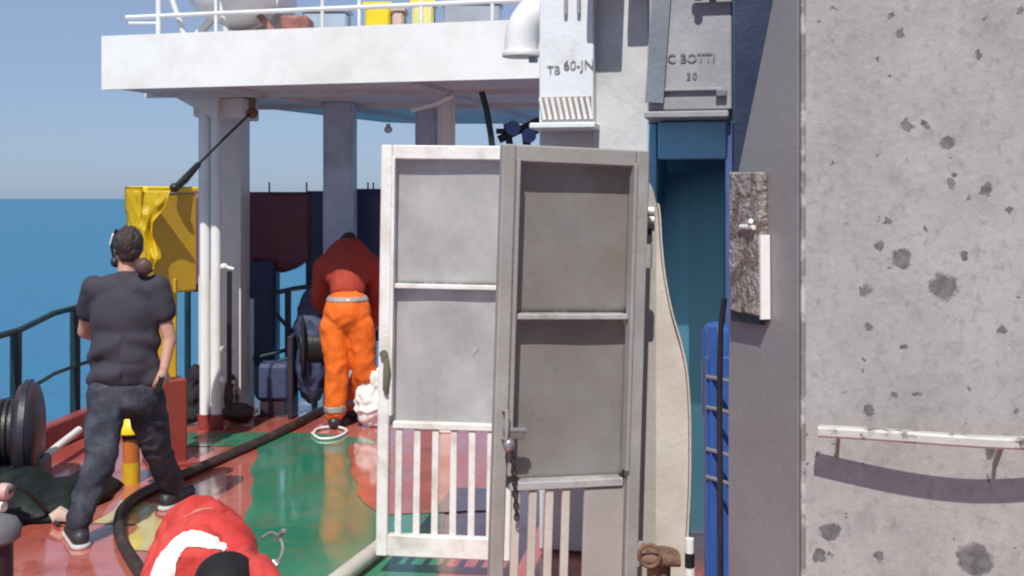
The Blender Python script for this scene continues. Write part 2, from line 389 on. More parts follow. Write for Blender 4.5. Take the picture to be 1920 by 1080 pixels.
sheet('deck_yellow_patch', [g2(176, 985), g2(232, 938), g2(300, 950), g2(300, 1040), g2(245, 1030), g2(238, 985)], m_deckyellow, .004, .05, .08, 5)

# low red bulwark kerb along the ship's side
t = thing('bulwark_kerb', 'low red oxide kerb running along the ship side under the dark railing', 'kerb', (-3.5, 8, 0))
prev = None
for (a, c) in (((-3.52, 3.0), (-3.52, 8.2)), ((-3.52, 8.2), (-3.40, 9.6)), ((-3.40, 9.6), (-3.16, 10.35))):
    a = Vector((*a, .10)); c = Vector((*c, .10))
    out(B().bar(a, c, .10, .20, bev=.012), 'kerb_section', m_redpaint, t)
tag(out(B().tube([P(78, 862, 7.6), P(112, 834, 7.9), P(148, 806, 8.3)], .028, 10), 'white_pipe', m_white, smooth=True), 'short white pipe lying along the red kerb at the ship side', 'pipe')

# ------------------------------------------------------------------ ship-side dark railing
def Rl(px, py, D): return P(px, py, D)
t = thing('side_railing', 'dark green-black pipe railing along the open sea side', 'railing', (-3.62, 8.6, 0))
rp = [Vector((-3.66, 6.6, .93)), Vector((-3.66, 7.9, .93)), Vector((-3.645, 8.12, .935)), Vector((-3.63, 8.7, 1.0)), Vector((-3.6, 9.1, 1.01)), Vector((-3.5, 9.9, 1.01)), Vector((-3.3, 10.3, 1.01))]
out(B().tube(rp, .024, 10), 'top_rail', m_darkrail, t, True)
for q in ((-3.65, 8.08), (-3.62, 9.1), (-3.35, 10.25), (-3.66, 6.7)):
    out(B().cyl((*q, -.02), (*q, .95 if q[1] < 8.5 else 1.0), .042, n=14), 'post', m_darkrail, t, True)
out(B().tube([Vector((p.x, p.y, p.z - .48)) for p in rp], .016, 8), 'lower_rail', m_darkrail, t, True)

# ------------------------------------------------------------------ upper deck on its columns
ZS, ZT = 2.742, 3.152
cpl = [(-3.14, 8.40), (1.25, 7.333), (1.6, 12.5), (-1.0, 12.55), (-1.43, 12.3), (-2.72, 9.65)]
t = thing('upper_deck', 'white overhanging upper deck with a deep white edge, carried on columns', 'upper deck', (-1, 10, 0))
# deck slab set back inside the fascia
ins = [(-3.09, 8.46), (1.2, 7.42), (1.55, 12.45), (-.98, 12.5), (-1.40, 12.25), (-2.68, 9.63)]
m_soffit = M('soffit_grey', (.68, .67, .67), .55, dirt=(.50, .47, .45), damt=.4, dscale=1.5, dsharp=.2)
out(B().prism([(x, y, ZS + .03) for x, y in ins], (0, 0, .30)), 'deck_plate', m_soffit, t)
names = ['front_fascia', 'end_fascia', 'side_fascia']
a0, a1 = Vector((*cpl[0], 0)), Vector((*cpl[1], 0)); dn = (a1 - a0).normalized(); nn = Vector((-dn.y, dn.x, 0))
out(B().prism([a0 + Vector((0, 0, ZS)), a1 + Vector((0, 0, ZS)), a1 + Vector((0, 0, ZT)), a0 + Vector((0, 0, ZT))], nn * .045), 'front_fascia', m_white, t)
for i in (2, 3, 4, 5):
    p0 = Vector((*cpl[i], 0)); p1 = Vector((*cpl[(i + 1) % 6], 0))
    if i == 5: p1 += (p0 - p1).normalized() * .05
    dd = (p1 - p0).normalized(); q = Vector((-dd.y, dd.x, 0))
    out(B().prism([p0 + Vector((0, 0, ZS + .02)), p1 + Vector((0, 0, ZS + .02)), p1 + Vector((0, 0, ZT - .1)), p0 + Vector((0, 0, ZT - .1))], q * .03), 'side_fascia', m_white, t)
for k, (s0, s1) in enumerate(((( -2.2, 8.35), (-.9, 12.2)), ((-.7, 7.95), (.3, 12.3)), ((-3.0, 9.0), (1.3, 8.6)), ((-2.5, 10.2), (1.4, 9.9)))):
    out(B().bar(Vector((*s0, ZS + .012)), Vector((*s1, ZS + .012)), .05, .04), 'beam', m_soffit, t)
out(B().prism([(-2.80, 9.02, ZS + .02), (-2.42, 9.02, ZS + .02), (-2.42, 9.02, ZS - .20)], (0, .02, 0)), 'bracket', m_white, t)
# column 1: an H-beam with service pipes
def hbeam(px0, px1, D, z0, z1, mat, rot=0.):
    x0 = (px0 - 960) / F * D; x1 = (px1 - 960) / F * D; wd = x1 - x0; cx = (x0 + x1) / 2
    b = B(); zc, hh = (z0 + z1) / 2, z1 - z0
    b.box((x0 + .011, D, zc), (.022, wd * .9, hh), bev=.003); b.box((x1 - .011, D, zc), (.022, wd * .9, hh), bev=.003)
    b.box((cx, D - wd * .41, zc), (wd - .046, .02, hh))
    return b
m_col = M('column_paint', (.76, .70, .66), .45, dirt=(.56, .52, .50), damt=.36, dscale=2.5, dsharp=.15, var=.1)
m_col2 = M('column_blue_grey', (.46, .52, .62), .45, dirt=(.24, .27, .33), damt=.4, dscale=2.5)
out(hbeam(382, 460, 9.65, 0.02, ZS + .02, m_col), 'column', m_col, t)
out(B().box((P(437, 0, 9.65).x, 9.65, .02), (.36, .36, .03), bev=.005), 'base_plate', m_redpaint, t)
out(B().box((P(424, 0, 9.35).x, 9.38, ZS - .075), (.42, .55, .16), bev=.01), 'capital', m_col, t)
for px, r in ((384, .042), (405, .043)):
    q = P(px, 0, 9.12); out(B().tube([(q.x, 9.12, .10), (q.x, 9.12, 1.5), (q.x, 9.12, ZS + .01)], r, 14), 'service_pipe', m_white, t, True)
    out(B().cyl((q.x, 9.12, .004), (q.x, 9.12, .12), r + .018, n=14), 'pipe_foot', m_redpaint, t, True)
for py in (500, 655, 712):
    q = P(420, py, 9.06); out(B().ball(q, (.035, .03, .03), 2).cyl(q, q + Vector((.09, -.02, -.02)), .014), 'valve', m_whiteold, t, True)
out(B().box(P(430, 640, 9.02), (.035, .03, 1.15)), 'cable_channel', m_black, t)
for px0, px1, D, mt in ((610, 666, 9.9, m_col2), (780, 822, 10.2, m_col2), (822, 853, 9.0, m_col)):
    out(hbeam(px0, px1, D, .005, ZS + .02, mt), 'column', mt, t)
# fittings under the ceiling
q = P(472, 212, 8.95); tag(out(B().ball(q, (.05, .06, .045), 2).cyl(q, q + Vector((0, .02, .12)), .03), 'deckhead_lamp', m_rustbrown, smooth=True), 'small rusty bulkhead lamp under the upper deck edge beside the column', 'lamp')
tag(out(B().tube([P(772, 207, 8.4), P(815, 196, 8.25), P(850, 180, 8.15)], .016, 8), 'tube_lamp', m_whiteold, smooth=True), 'slim white tube lamp slung slantwise below the upper deck', 'lamp')
tag(out(B().tube([P(903, 172, 8.0), P(912, 205, 8.0), P(920, 250, 8.0), P(926, 300, 8.0), P(930, 420, 8.0)], .024, 10), 'hanging_hose', m_black, smooth=True), 'black hose hanging from the upper deck behind the gate tops', 'hose')
b = B().ball(P(728, 243, 10.3), (.04, .05, .035), 2).cyl(P(728, 243, 10.3), P(728, 232, 10.3), .02)
tag(out(b, 'deckhead_lamp', m_whiteold, smooth=True), 'tiny white lamp hanging near the far edge of the upper deck', 'lamp')
t = thing('pipe_manifold', 'dark cluster of pipes and valves tucked under the upper deck beside the trunk', 'pipes', P(975, 372, 8.2))
for (a, c, r) in (((935, 262), (1012, 226), .03), ((950, 232), (960, 300), .026), ((985, 236), (990, 300), .03), ((930, 246), (1010, 246), .02)):
    out(B().cyl(P(*a, 8.2), P(*c, 8.2), r, n=12), 'pipe', m_black, t, True)
for (x, y) in ((962, 240), (992, 254)):
    out(B().cyl(P(x, y, 8.1), P(x, y, 8.16), .055, n=16), 'hand_wheel', m_navy, t, True)

# ------------------------------------------------------------------ things on the upper deck
t = thing('upper_guard_rail', 'white pipe guard rail along the edge of the upper deck', 'railing', (-1.5, 8.1, ZT - .1))
def fas(px, dz, inset=.12):           # a point above the fascia line at column px
    k = (px - 960) / F; s = (k * a0.y - a0.x) / (dn.x - k * dn.y); p = a0 + dn * s + nn * inset; return Vector((p.x, p.y, ZT + dz))
rail = [fas(220, .155) + Vector((0, 0, 0)), fas(300, .155), fas(600, .155), fas(1000, .155)]
out(B().tube(rail, .018, 8), 'middle_rail', m_white, t, True)
out(B().tube([fas(225, .11), fas(282, .10)], .012, 8), 'rail_end', m_white, t, True)
out(B().tube([fas(240, .55), fas(600, .55), fas(1000, .55)], .02, 8), 'top_rail', m_white, t, True)
for px in (281, 390, 592, 662, 780, 915):
    out(B().cyl(fas(px, -.30), fas(px, .56), .021 if px < 300 else .014, n=10), 'stanchion', m_white, t, True)
for (x0, x1) in ((325, 285), (405, 375)):
    out(B().cyl(fas(x0, -.05, .2), fas(x1, .5, .14), .022, n=10), 'brace', m_white, t, True)
# life raft capsule in its cradle
t = thing('liferaft_canister', 'big round white liferaft canister with reddish cradle behind the upper rail', 'liferaft', P(455, 60, 9.0))
m_raft = M('raft_white', (.76, .74, .73), .4, var=.08)
cc = P(457, -12, 9.0)
b = B(); b.lathe([(.0, -.62), (.14, -.60), (.25, -.52), (.29, -.40), (.30, -.02), (.318, -.02), (.318, .02), (.30, .02), (.29, .40), (.25, .52), (.14, .60), (.0, .62)], cc, E2, 28)
out(b, 'shell', m_raft, t, True)
m_cradle = M('cradle_red', (.36, .15, .13), .55, dirt=(.16, .06, .05), damt=.45, dscale=8)
for dx in (-.32, .30):
    out(B().bar(cc + Vector((dx, -.18, -.36)), cc + Vector((dx * .55, -.18, -.20)), .07, .05), 'cradle_arm', m_cradle if dx > 0 else m_white, t)
out(B().box(cc + Vector((.42, .1, -.27)), (.24, .3, .17), bev=.02), 'release_box', m_cradle, t)
out(B().box(cc + Vector((0, 0, -.40)), (.9, .3, .05)), 'cradle_base', m_cradle, t)
# gear along the upper rail
def gear(name, label, cat, px0, px1, py1, D, h, mat, mat2=None):
    x0 = P(px0, 0, D).x; x1 = P(px1, 0, D).x; z0 = ZT - .12
    t = thing(name, label, cat, ((x0 + x1) / 2, D, z0))
    out(B().box(((x0 + x1) / 2, D, z0 + h / 2), (x1 - x0, .25, h), bev=.02), 'body', mat, t)
    out(B().box(((x0 + x1) / 2, D, z0 + h + .012), (x1 - x0 + .03, .28, .03), bev=.006), 'lid', mat2 or mat, t)
    return t
gear('equipment_locker', 'yellow equipment locker on the upper deck behind the white rail', 'locker', 688, 735, 45, 8.9, .42, m_tarpyellow)
gear('equipment_locker', 'pale yellow and cream locker next to the gooseneck vent side of the upper rail', 'locker', 775, 815, 40, 8.7, .40, M('pale_yellow', (.72, .66, .25), .5), m_tarpyellow)
gear('control_box', 'small pinkish cream box between the two yellow upper deck lockers', 'box', 738, 760, 40, 8.8, .36, M('pink_cream', (.58, .44, .38), .5))
gear('control_box', 'long grey blue box on the upper deck beside the white ventilator', 'box', 832, 940, 30, 8.7, .40, M('grey_blue', (.33, .35, .41), .5))
gear('control_box', 'slatted blue grey box beyond the upper rail next to the liferaft', 'box', 572, 655, 40, 9.3, .44, M('blue_grey_box', (.36, .44, .55), .5))
# gooseneck ventilator in front of the fascia
t = thing('gooseneck_ventilator', 'white gooseneck ventilator hood with flared lip in front of the upper deck edge', 'ventilator', P(1000, 120, 7.0))
D = 7.0
b = B(); pts = []; rr = []
for k in range(9):
    a = R(180 - 90 * k / 8 * 1.15); c0 = P(1032, 88, D)
    pts.append(c0 + Vector((math.cos(a) * .185, 0, math.sin(a) * .235))); rr.append(.108 + .004 * k)
pts = [pts[0] - Vector((0, 0, .04))] + pts; rr = [.11] + rr
b.tube(pts, rr, 20); out(b, 'hood', m_white, t, True)
q = P(977, 101, D); out(B().cyl(q - Vector((0, 0, .02)), q + Vector((0, 0, .012)), .122, n=24, bev=.005), 'lip', m_white, t, True)
q = P(1000, 111, D); out(B().cyl(q - Vector((0, 0, .02)), q + Vector((0, 0, .02)), .03, n=12), 'drain_plug', m_greymetal, t, True)
out(B().cyl(P(1050, -10, D) - Vector((0, 0, 3.0)), P(1050, -10, D), .1, n=16), 'duct', m_white, t, True)

# ------------------------------------------------------------------ covered rack and stern fittings under the upper deck
DR = 10.15
t = thing('covered_hose_rack', 'long dark rack under maroon and navy tarpaulins between the columns', 'rack', (-2.0, DR, 0))
def cloth(px0, px1, py0, py1, D, th, seed, mat, name, parent, hem=.05):
    a = P(px0, py0, D); c = P(px1, py1, D); b = B(); nx, nz_ = 16, 14; g = {}
    for side, oy in ((0, 0.0), (1, th)):
        for i in range(nx + 1):
            for j in range(nz_ + 1):
                u, v = i / nx, j / nz_
                p = Vector((a.x + (c.x - a.x) * u, D + oy, c.z + (a.z - c.z) * v))
                q = noise.noise(Vector((p.x * 5, seed, p.z * 2))) * .05 + math.sin(p.x * 26 + seed + p.z * 2) * .012
                p.y += q * (1 - v * .6) * (1 if side == 0 else .4)
                if j == 0: p.z += noise.noise(Vector((p.x * 4, seed + 3, 0))) * hem
                g[side, i, j] = b.bm.verts.new(p)
    for side in (0, 1):
        for i in range(nx):
            for j in range(nz_): b.bm.faces.new((g[side, i, j], g[side, i + 1, j], g[side, i + 1, j + 1], g[side, i, j + 1]))
    rim = [(i, 0) for i in range(nx)] + [(nx, j) for j in range(nz_)] + [(i, nz_) for i in range(nx, 0, -1)] + [(0, j) for j in range(nz_, 0, -1)]
    for k in range(len(rim)):
        p, q = rim[k], rim[(k + 1) % len(rim)]
        b.bm.faces.new((g[0, *p], g[1, *p], g[1, *q], g[0, *q]))
    return out(b, name, mat, parent, 'all')
cloth(350, 398, 362, 545, DR - .12, .5, 1, m_maroon, 'tarpaulin_end', t)
cloth(456, 580, 362, 498, DR, .55, 2, m_maroon, 'tarpaulin', t, .12)
cloth(574, 612, 358, 560, DR + .03, .5, 3, m_navytarp, 'tarpaulin', t)
cloth(662, 716, 354, 640, DR + .03, .5, 4, m_navytarp, 'tarpaulin', t)
cloth(458, 512, 490, 738, DR - .06, .3, 6, m_navytarp, 'side_curtain', t)
for px in (352, 470, 590, 700, 720):
    out(B().cyl((P(px, 0, DR + .3).x, DR + .3, .004), (P(px, 0, DR + .3).x, DR + .3, 1.9), .03, n=10), 'leg', m_darkrail, t, True)
out(B().box((P(535, 0, DR).x, DR + .3, 1.955), (2.05, .5, .03)), 'top_board', m_navytarp, t)
for k, px in enumerate((505, 575, 690, 700)):
    q = P(px, 356, DR + .1); out(B().cyl(q - Vector((0, 0, .05)), q + Vector((0, 0, .07)), .008, n=6), 'tie_pin', m_black, t)
out(B().box(P(362, 540, DR - .2), (.17, .12, .06)).ball(P(352, 532, DR - .25), .04, 1), 'tray', m_black, t)
# stern railing
t = thing('stern_railing', 'black tubular railing with crossed braces at the far deck edge', 'railing', (-2.2, 10.0, 0))
out(B().tube([P(500, 553, 9.95), P(552, 541, 9.95), P(600, 534, 9.95)], .022, 8), 'top_rail', m_darkrail, t, True)
out(B().bar(P(540, 545, 9.95), Vector((P(540, 0, 9.95).x, 9.95, .004)), .05, .05), 'post', m_darkrail, t)
out(B().bar(P(472, 560, 10.0), Vector((P(472, 0, 10.0).x, 10.0, .004)), .04, .04), 'post', m_white, t)
for (a, c) in (((506, 575), (545, 620)), ((580, 560), (546, 625)), ((475, 672), (600, 640)), ((478, 690), (590, 658))):
    out(B().cyl(P(*a, 9.93), P(*c, 9.93), .018, n=8), 'brace', m_darkrail, t, True)
# winch
wq = P(592, 700, 9.62)
t = thing('small_winch', 'small black winch standing behind the worker in orange', 'winch', (wq.x, wq.y, 0))
for dx in (-.12, .12):
    out(B().lathe([(.0, -.015), (.27, -.015), (.29, 0), (.27, .015), (.0, .015)], (wq.x + dx, wq.y, .62), (1, 0.25, 0), 28), 'flange', m_drum, t, True)
out(B().cyl((wq.x - .14, wq.y - .04, .62), (wq.x + .14, wq.y + .04, .62), .15, n=20), 'drum', m_black, t, True)
for dx in (-.2, .2):
    out(B().box((wq.x + dx, wq.y, .36), (.05, .26, .71), bev=.01), 'stand', m_drum, t)
cv = fuse('cover', [('e', (wq.x - .02, wq.y + .06, .80), (.17, .18, .30)), ('e', (wq.x - .05, wq.y + .08, .45), (.15, .2, .35)), ('c', (wq.x - .02, wq.y, 1.0), (wq.x + .04, wq.y, 1.12), .1, .05)], .014, 3, folds(.03, 6, 5), 9)
link(cv, 'cover', m_navytarp, t, 'all')
out(B().box((wq.x - .38, wq.y + .1, .30), (.30, .26, .32), bev=.03), 'motor', m_navytarp, t)
out(B().box((wq.x - .38, wq.y + .1, .07), (.22, .2, .132), bev=.005), 'motor_bed', m_drum, t)

# ------------------------------------------------------------------ yellow davit with cover
dq = G(322, 868); dq = Vector((-2.46, 7.92, 0))
t = thing('yellow_davit', 'tall yellow davit post with a draped yellow head on a red pedestal', 'davit', dq)
out(B().box((dq.x, dq.y, .31), (.19, .19, .61), (0, 0, R(30)), bev=.012), 'pedestal', m_redpaint, t)
out(B().box((dq.x, dq.y, .015), (.34, .34, .03), (0, 0, R(30)), bev=.005), 'base_plate', m_redpaint, t)
out(B().box((-2.505, dq.y, .98), (.15, .15, .73), (0, 0, R(30)), bev=.015), 'post', m_yellow, t)
hx = P(306, 0, 7.9).x
TH = R(58)
out(B().box((hx, dq.y, 1.59), (.46, .18, .72), (0, 0, TH), bev=.015), 'head', m_yellow, t)
c0 = Vector((hx, dq.y, 0)); rot = Matrix.Rotation(TH, 3, 'Z')
def drape(name, y0, y1, z0, z1, x0, amp, seed, taper):
    b = B(); nx, nz_ = 14, 20; g = {}
    for i in range(nx + 1):
        for j in range(nz_ + 1):
            u, v = i / nx, j / nz_
            ym = (y0 + y1) / 2; y = ym + (y0 + (y1 - y0) * u - ym) * (1 - taper * v) + .03 * v * math.sin(v * 5 + seed)
            q = 1 - abs(noise.noise(Vector((u * 3.1 + v * 1.5 + seed, v * 2.2, seed)))) * 2.4
            x = x0 - amp * (.4 + v) * q - amp * .8 * math.sin(u * 9 + v * 3 + seed)
            g[i, j] = b.bm.verts.new(c0 + rot @ Vector((x, y, 0)) + Vector((0, 0, z0 + (z1 - z0) * v + .03 * math.sin(u * 6 + seed) * v)))
    for i in range(nx):
        for j in range(nz_): b.bm.faces.new((g[i, j], g[i + 1, j], g[i + 1, j + 1], g[i, j + 1]))
    bmesh.ops.solidify(b.bm, geom=b.bm.faces[:], thickness=.008)
    out(b, name, m_tarpyellow, t, 'all')
drape('drape', -.11, .105, 1.99, 1.62, -.262, .014, 1, .1)
b = B(); nx, nz_ = 26, 34; g = {}                       # loose oilcloth hanging over the near corner
for i in range(nx + 1):
    for j in range(nz_ + 1):
        u, v = i / nx, j / nz_; wv = v ** .8
        xl = 249 + 26 * wv + 5 * math.sin(v * 9); xr = 320 - 26 * min(1, v * 2.2) + 9 * math.sin(v * 7 + 1) * v
        px_ = xl + (xr - xl) * u; py_ = 357 + 138 * v + 10 * math.sin(u * 5) * v
        fold = (1 - abs(noise.noise(Vector((u * 2.6 + v * 2.0, v * 3.2 - u * 1.6, 3.3)))) * 3.0) * .030 * min(1, v * 3) + .018 * math.sin(u * 11 - v * 6) * v
        q = P(px_, py_, 7.66 - .03 * v); g[i, j] = b.bm.verts.new(q - Vector((0, fold + .02 * v, 0)))
for i in range(nx):
    for j in range(nz_): b.bm.faces.new((g[i, j], g[i + 1, j], g[i + 1, j + 1], g[i, j + 1]))
bmesh.ops.solidify(b.bm, geom=b.bm.faces[:], thickness=.006)
out(b, 'oilcloth', m_tarpyellow, t, 'all')
out(B().box((hx, dq.y, 1.975), (.48, .20, .04), (0, 0, TH), bev=.01), 'cap', m_tarpyellow, t)
b = B().tube([P(325, 356, 7.8), P(345, 338, 7.95), P(372, 308, 8.2)], [.022, .03, .022], 8).tube([P(372, 308, 8.2), P(425, 255, 8.55), P(468, 214, 8.9)], .010, 8)
b.ball(P(327, 352, 7.8), .035, 2)
tag(out(b, 'stay_rope', m_black, smooth=True), 'black stay rope running from the upper deck down to the yellow davit', 'rope')

# ------------------------------------------------------------------ mooring winch at the left, tarp, bollard
wc = Vector((-3.30, 7.2, 0))
t = thing('mooring_winch', 'dark mooring winch with round flanges beside the sea side railing', 'winch', wc)
ax = Vector((math.cos(R(15)), math.sin(R(15)), 0))
for s_, r in ((-.22, .33), (.12, .33)):
    out(B().lathe([(.0, -.075), (r - .09, -.075), (r - .03, -.055), (r, -.015), (r, .015), (r - .03, .055), (r - .09, .075), (0, .075)], wc + ax * s_ + Vector((0, 0, .38)), ax, 36), 'flange', m_drum, t, True)
    out(B().lathe([(r - .008, -.018), (r + .006, -.018), (r + .006, .018), (r - .008, .018)], wc + ax * s_ + Vector((0, 0, .38)), ax, 36), 'rim', m_drum, t, True)
b = B(); pts = []
b.cyl(wc - ax * .20 + Vector((0, 0, .38)), wc + ax * .10 + Vector((0, 0, .38)), .17, n=20); out(b, 'drum', m_black, t, True)
for k in range(8):
    cpos = wc + ax * (-.18 + k * .036) + Vector((0, 0, .38)); q = ax.to_track_quat('Z', 'Y')
    ring = [cpos + q @ Vector((.20 * math.cos(a * math.pi / 10), .20 * math.sin(a * math.pi / 10), 0)) for a in range(21)]
    out(B().tube(ring, .022, 6), 'rope_turn', m_black, t, True)
out(B().box(wc + Vector((-.05, 0.02, .10)), (.55, .3, .2), (0, 0, R(9)), bev=.02), 'bed', m_drum, t)
def heap(name, label, cat, cx, cy, rx, ry, h, mat, seed, n=26):
    b = B(); g = {}
    for i in range(n + 1):
        for j in range(n + 1):
            u, v = i / n * 2 - 1, j / n * 2 - 1
            rr = max(abs(u), abs(v)) ; q = Vector((u, v, 0)) * (1 + .12 * noise.noise(Vector((u * 2, v * 2, seed))))
            zz = h * (1 - rr ** 4) * (.65 + .5 * noise.noise(Vector((u * 2.2, v * 2.2, seed + 5)))) + .015 * noise.noise(Vector((u * 9, v * 9, seed)))
            g[i, j] = b.bm.verts.new((cx + q.x * rx, cy + q.y * ry, max(.006, zz + .012)))
    for i in range(n):
        for j in range(n): b.bm.faces.new((g[i, j], g[i + 1, j], g[i + 1, j + 1], g[i, j + 1]))
    bmesh.ops.solidify(b.bm, geom=b.bm.faces[:], thickness=.006)
    return tag(out(b, name, mat, None, 'all'), label, cat)
m_mat = M('dark_green_tarp', (.025, .035, .035), .55, var=.35, bump=.4, bscale=18)
heap('folded_tarpaulin', 'folded black green tarpaulin on the red deck in front of the mooring winch', 'tarpaulin', -2.98, 6.85, .42, .42, .24, m_mat, 2)
bq = G(8, 1180); bq = Vector((-2.19, 4.62, 0))
t = thing('deck_bollard', 'short dark mooring bollard with grey domed cap at the red deck', 'bollard', bq)
out(B().cyl(bq, bq + Vector((0, 0, .48)), .085, n=24), 'post', m_drum, t, True)
out(B().lathe([(.085, .46), (.115, .48), (.12, .52), (.10, .555), (.05, .575), (0, .58)], bq, n=24), 'cap', M('dull_grey_cap', (.14, .14, .15), .6), t, True)
out(B().cyl(bq, bq + Vector((0, 0, .02)), .16, n=24), 'base_plate', m_drum, t, True)
# nozzle and thin cord at the left edge
t = thing('hose_nozzle', 'pale hose nozzle with black collars on the dark tarpaulin', 'nozzle', P(5, 945, 6.3))
out(B().cyl(P(-30, 918, 6.3), P(18, 922, 6.25), .055, .045, 16, .008), 'barrel', M('pale_pink_plastic', (.62, .42, .38), .4), t, True)
out(B().cyl(P(-4, 921, 6.28), P(4, 922, 6.28), .06, n=16), 'collar', m_black, t, True)
out(B().cyl(P(-12, 948, 6.27), P(8, 950, 6.25), .035, .03, 12), 'handle', m_whiteold, t, True)
out(B().cyl(P(-8, 921, 6.28), P(-6, 950, 6.27), .02, n=10), 'stem', m_black, t, True)
tag(out(B().tube([P(16, 922, 6.25), P(30, 913, 6.25), P(50, 920, 6.3), P(75, 945, 6.4), G(95, 970, .02), G(110, 985, .012)], .012, 8), 'thin_cord', m_black, smooth=True), 'thin black cord trailing from the nozzle down to the red deck', 'cord')
cq = G(112, 982)
tag(out(B().tube([cq + Vector((-.05, 0, .03)), cq + Vector((0, .02, .055)), cq + Vector((.06, 0, .035))], [.03, .045, .03], 8).jitter(.01, 20), 'rag', M('beige_rag', (.55, .42, .34), .8), smooth=True), 'crumpled beige rag on the deck behind the standing man heel', 'rag')

# yellow sounding pipe seen between the man's legs
vq = G(246, 905)
t = thing('yellow_standpipe', 'short yellow capped standpipe with orange band on the red deck', 'standpipe', vq)
m_orangeband = M('orange_band', (.50, .15, .03), .45)
out(B().cyl(vq, vq + Vector((0, 0, .14)), .058, n=20), 'lower_pipe', m_yellow, t, True)
out(B().cyl(vq + Vector((0, 0, .14)), vq + Vector((0, 0, .30)), .055, n=20), 'orange_band', m_orangeband, t, True)
out(B().cyl(vq + Vector((0, 0, .30)), vq + Vector((0, 0, .33)), .06, n=20), 'flange', m_black, t, True)
out(B().lathe([(.075, .33), (.098, .34), (.098, .37), (.075, .42), (.055, .44), (.045, .48), (0, .50)], vq, n=20), 'cap', m_tarpyellow, t, True)

for (lab, pr_, mt_) in (('slack black bag heaped at the foot of the white service pipes', [('e', P(362, 750, 9.35), (.10, .12, .14)), ('e', P(366, 716, 9.4), (.06, .08, .16)), ('e', P(356, 775, 9.3), (.12, .12, .08))], M('black_canvas', (.022, .022, .026), .85, spec=.2)),
                        ('dark brown bag lying between the column and the stern railing', [('e', P(446, 772, 9.35), (.13, .1, .07)), ('e', P(434, 740, 9.4), (.06, .06, .18))], M('dark_brown_canvas', (.07, .04, .04), .8))):
    me_ = fuse('heap', pr_, .012, 2, folds(.02, 9, 9), 3)
    for v in me_.vertices: v.co.z = max(v.co.z, .012)
    tag(link(me_, 'kit_bag', mt_, None, 'all'), lab, 'bag')
# ------------------------------------------------------------------ fire hose across the deck
def smoothpath(pts, n=10):
    res = []
    for i in range(len(pts) - 1):
        p0 = pts[max(i - 1, 0)]; p1 = pts[i]; p2 = pts[i + 1]; p3 = pts[min(i + 2, len(pts) - 1)]
        for k in range(n):
            t_ = k / n
            res.append(.5 * ((2 * p1) + (p2 - p0) * t_ + (2 * p0 - 5 * p1 + 4 * p2 - p3) * t_ ** 2 + (3 * p1 - p0 - 3 * p2 + p3) * t_ ** 3))
    res.append(pts[-1]); return res
hp = [G(640, 758, .045), G(598, 772, .04), G(520, 812, .035), G(430, 852, .035), G(330, 896, .035), G(262, 928, .035), G(228, 960, .035), G(226, 1005, .035), G(250, 1052, .035), G(300, 1120, .035)]
tag(out(B().tube(smoothpath(hp), .034, 12), 'fire_hose', M('hose_black_brown', (.035, .025, .024), .5, var=.4, dirt=(.12, .07, .05), damt=.38, dscale=9), smooth='all'), 'thick black fire hose snaking over the wet deck past the crouching worker', 'hose')
tag(out(B().tube(smoothpath([G(585, 812, .018), G(600, 822, .018), G(630, 820, .018), G(650, 808, .018), G(630, 800, .018), G(598, 803, .018), G(588, 811, .02)]), .011, 8), 'rope_ring', m_whiteold, smooth='all'), 'pale rope ring lying on the deck at the orange worker feet', 'rope')

# ------------------------------------------------------------------ gates
def gate(name, label, base, yaw, lean, W, mats, bars, ledge, group=None, solid=False):
    mf, mp, ml, mb = mats; Hh = 2.07
    t = thing(name, label, 'gate', base, (0, lean, yaw), group)
    st = .058
    for x in (st / 2, W - st / 2):
        out(B().box((x, 0, Hh / 2), (st, .05, Hh), bev=.006), 'stile', mf, t)
        s = 1 if x < W / 2 else -1
        out(B().box((x + s * (st / 2 + .009), -.012, 1.36), (.016, .055, 1.30), bev=.003), 'inner_angle', mf, t)
    out(B().box((W / 2, 0, Hh - .036), (W - 2 * st - .002, .048, .072), bev=.006), 'top_rail', mf, t)
    zb = .66; zm = 1.36
    rec = ledge - .012
    for z0, z1 in ((zb - .01, zm - .001), (zm + .001, Hh - .03)):
        b = B(); n = 18; g = {}
        for i in range(n + 1):
            for j in range(n + 1):
                u, v = i / n, j / n; x = st * .6 + (W - 1.2 * st) * u; z = z0 + (z1 - z0) * v
                dd = (.005 * noise.noise(Vector((x * 4, z * 4, yaw * 3))) + .006 * noise.noise(Vector((x * 1.7, z * 1.7, 4 + yaw))))
                g[i, j] = b.bm.verts.new((x, rec + dd, z))
        for i in range(n):
            for j in range(n): b.bm.faces.new((g[i, j], g[i + 1, j], g[i + 1, j + 1], g[i, j + 1]))
        bmesh.ops.solidify(b.bm, geom=b.bm.faces[:], thickness=.003)
        out(b, 'panel', mp, t, 'all')
    for z, hh in ((zm, .024), (zb, .034)):
        out(B().box((W / 2, rec - ledge / 2 - .006, z), (W - 2 * st - .036, ledge, hh), bev=.004), 'ledge', ml, t)
    # lower bars
    for i in range(bars):
        x = st + .05 + (W - 2 * st - .1) * i / (bars - 1)
        if solid and x > W - .26: continue
        out(B().box((x, .002, .37), (.034, .018, .54), bev=.003), 'bar', mb, t)
    out(B().box((W / 2, 0, .055), (W - 2 * st - .002, .046, .11), bev=.006), 'bottom_rail', mf, t)
    if solid:
        out(B().box((W - .155, .004, .375), (.18, .02, .525), bev=.003), 'kick_plate', mp, t)
    return t
wb = P(706, 1045, 5.55); gw = gate('white_gate', 'white steel gate leaf with two pale sheet panels and open bars below', (wb.x, 5.55, .11), R(-5), R(0.8), .68, (m_gatewhite, m_panel, m_gatewhite, m_gatewhite), 6, .048, 'gate leaves')
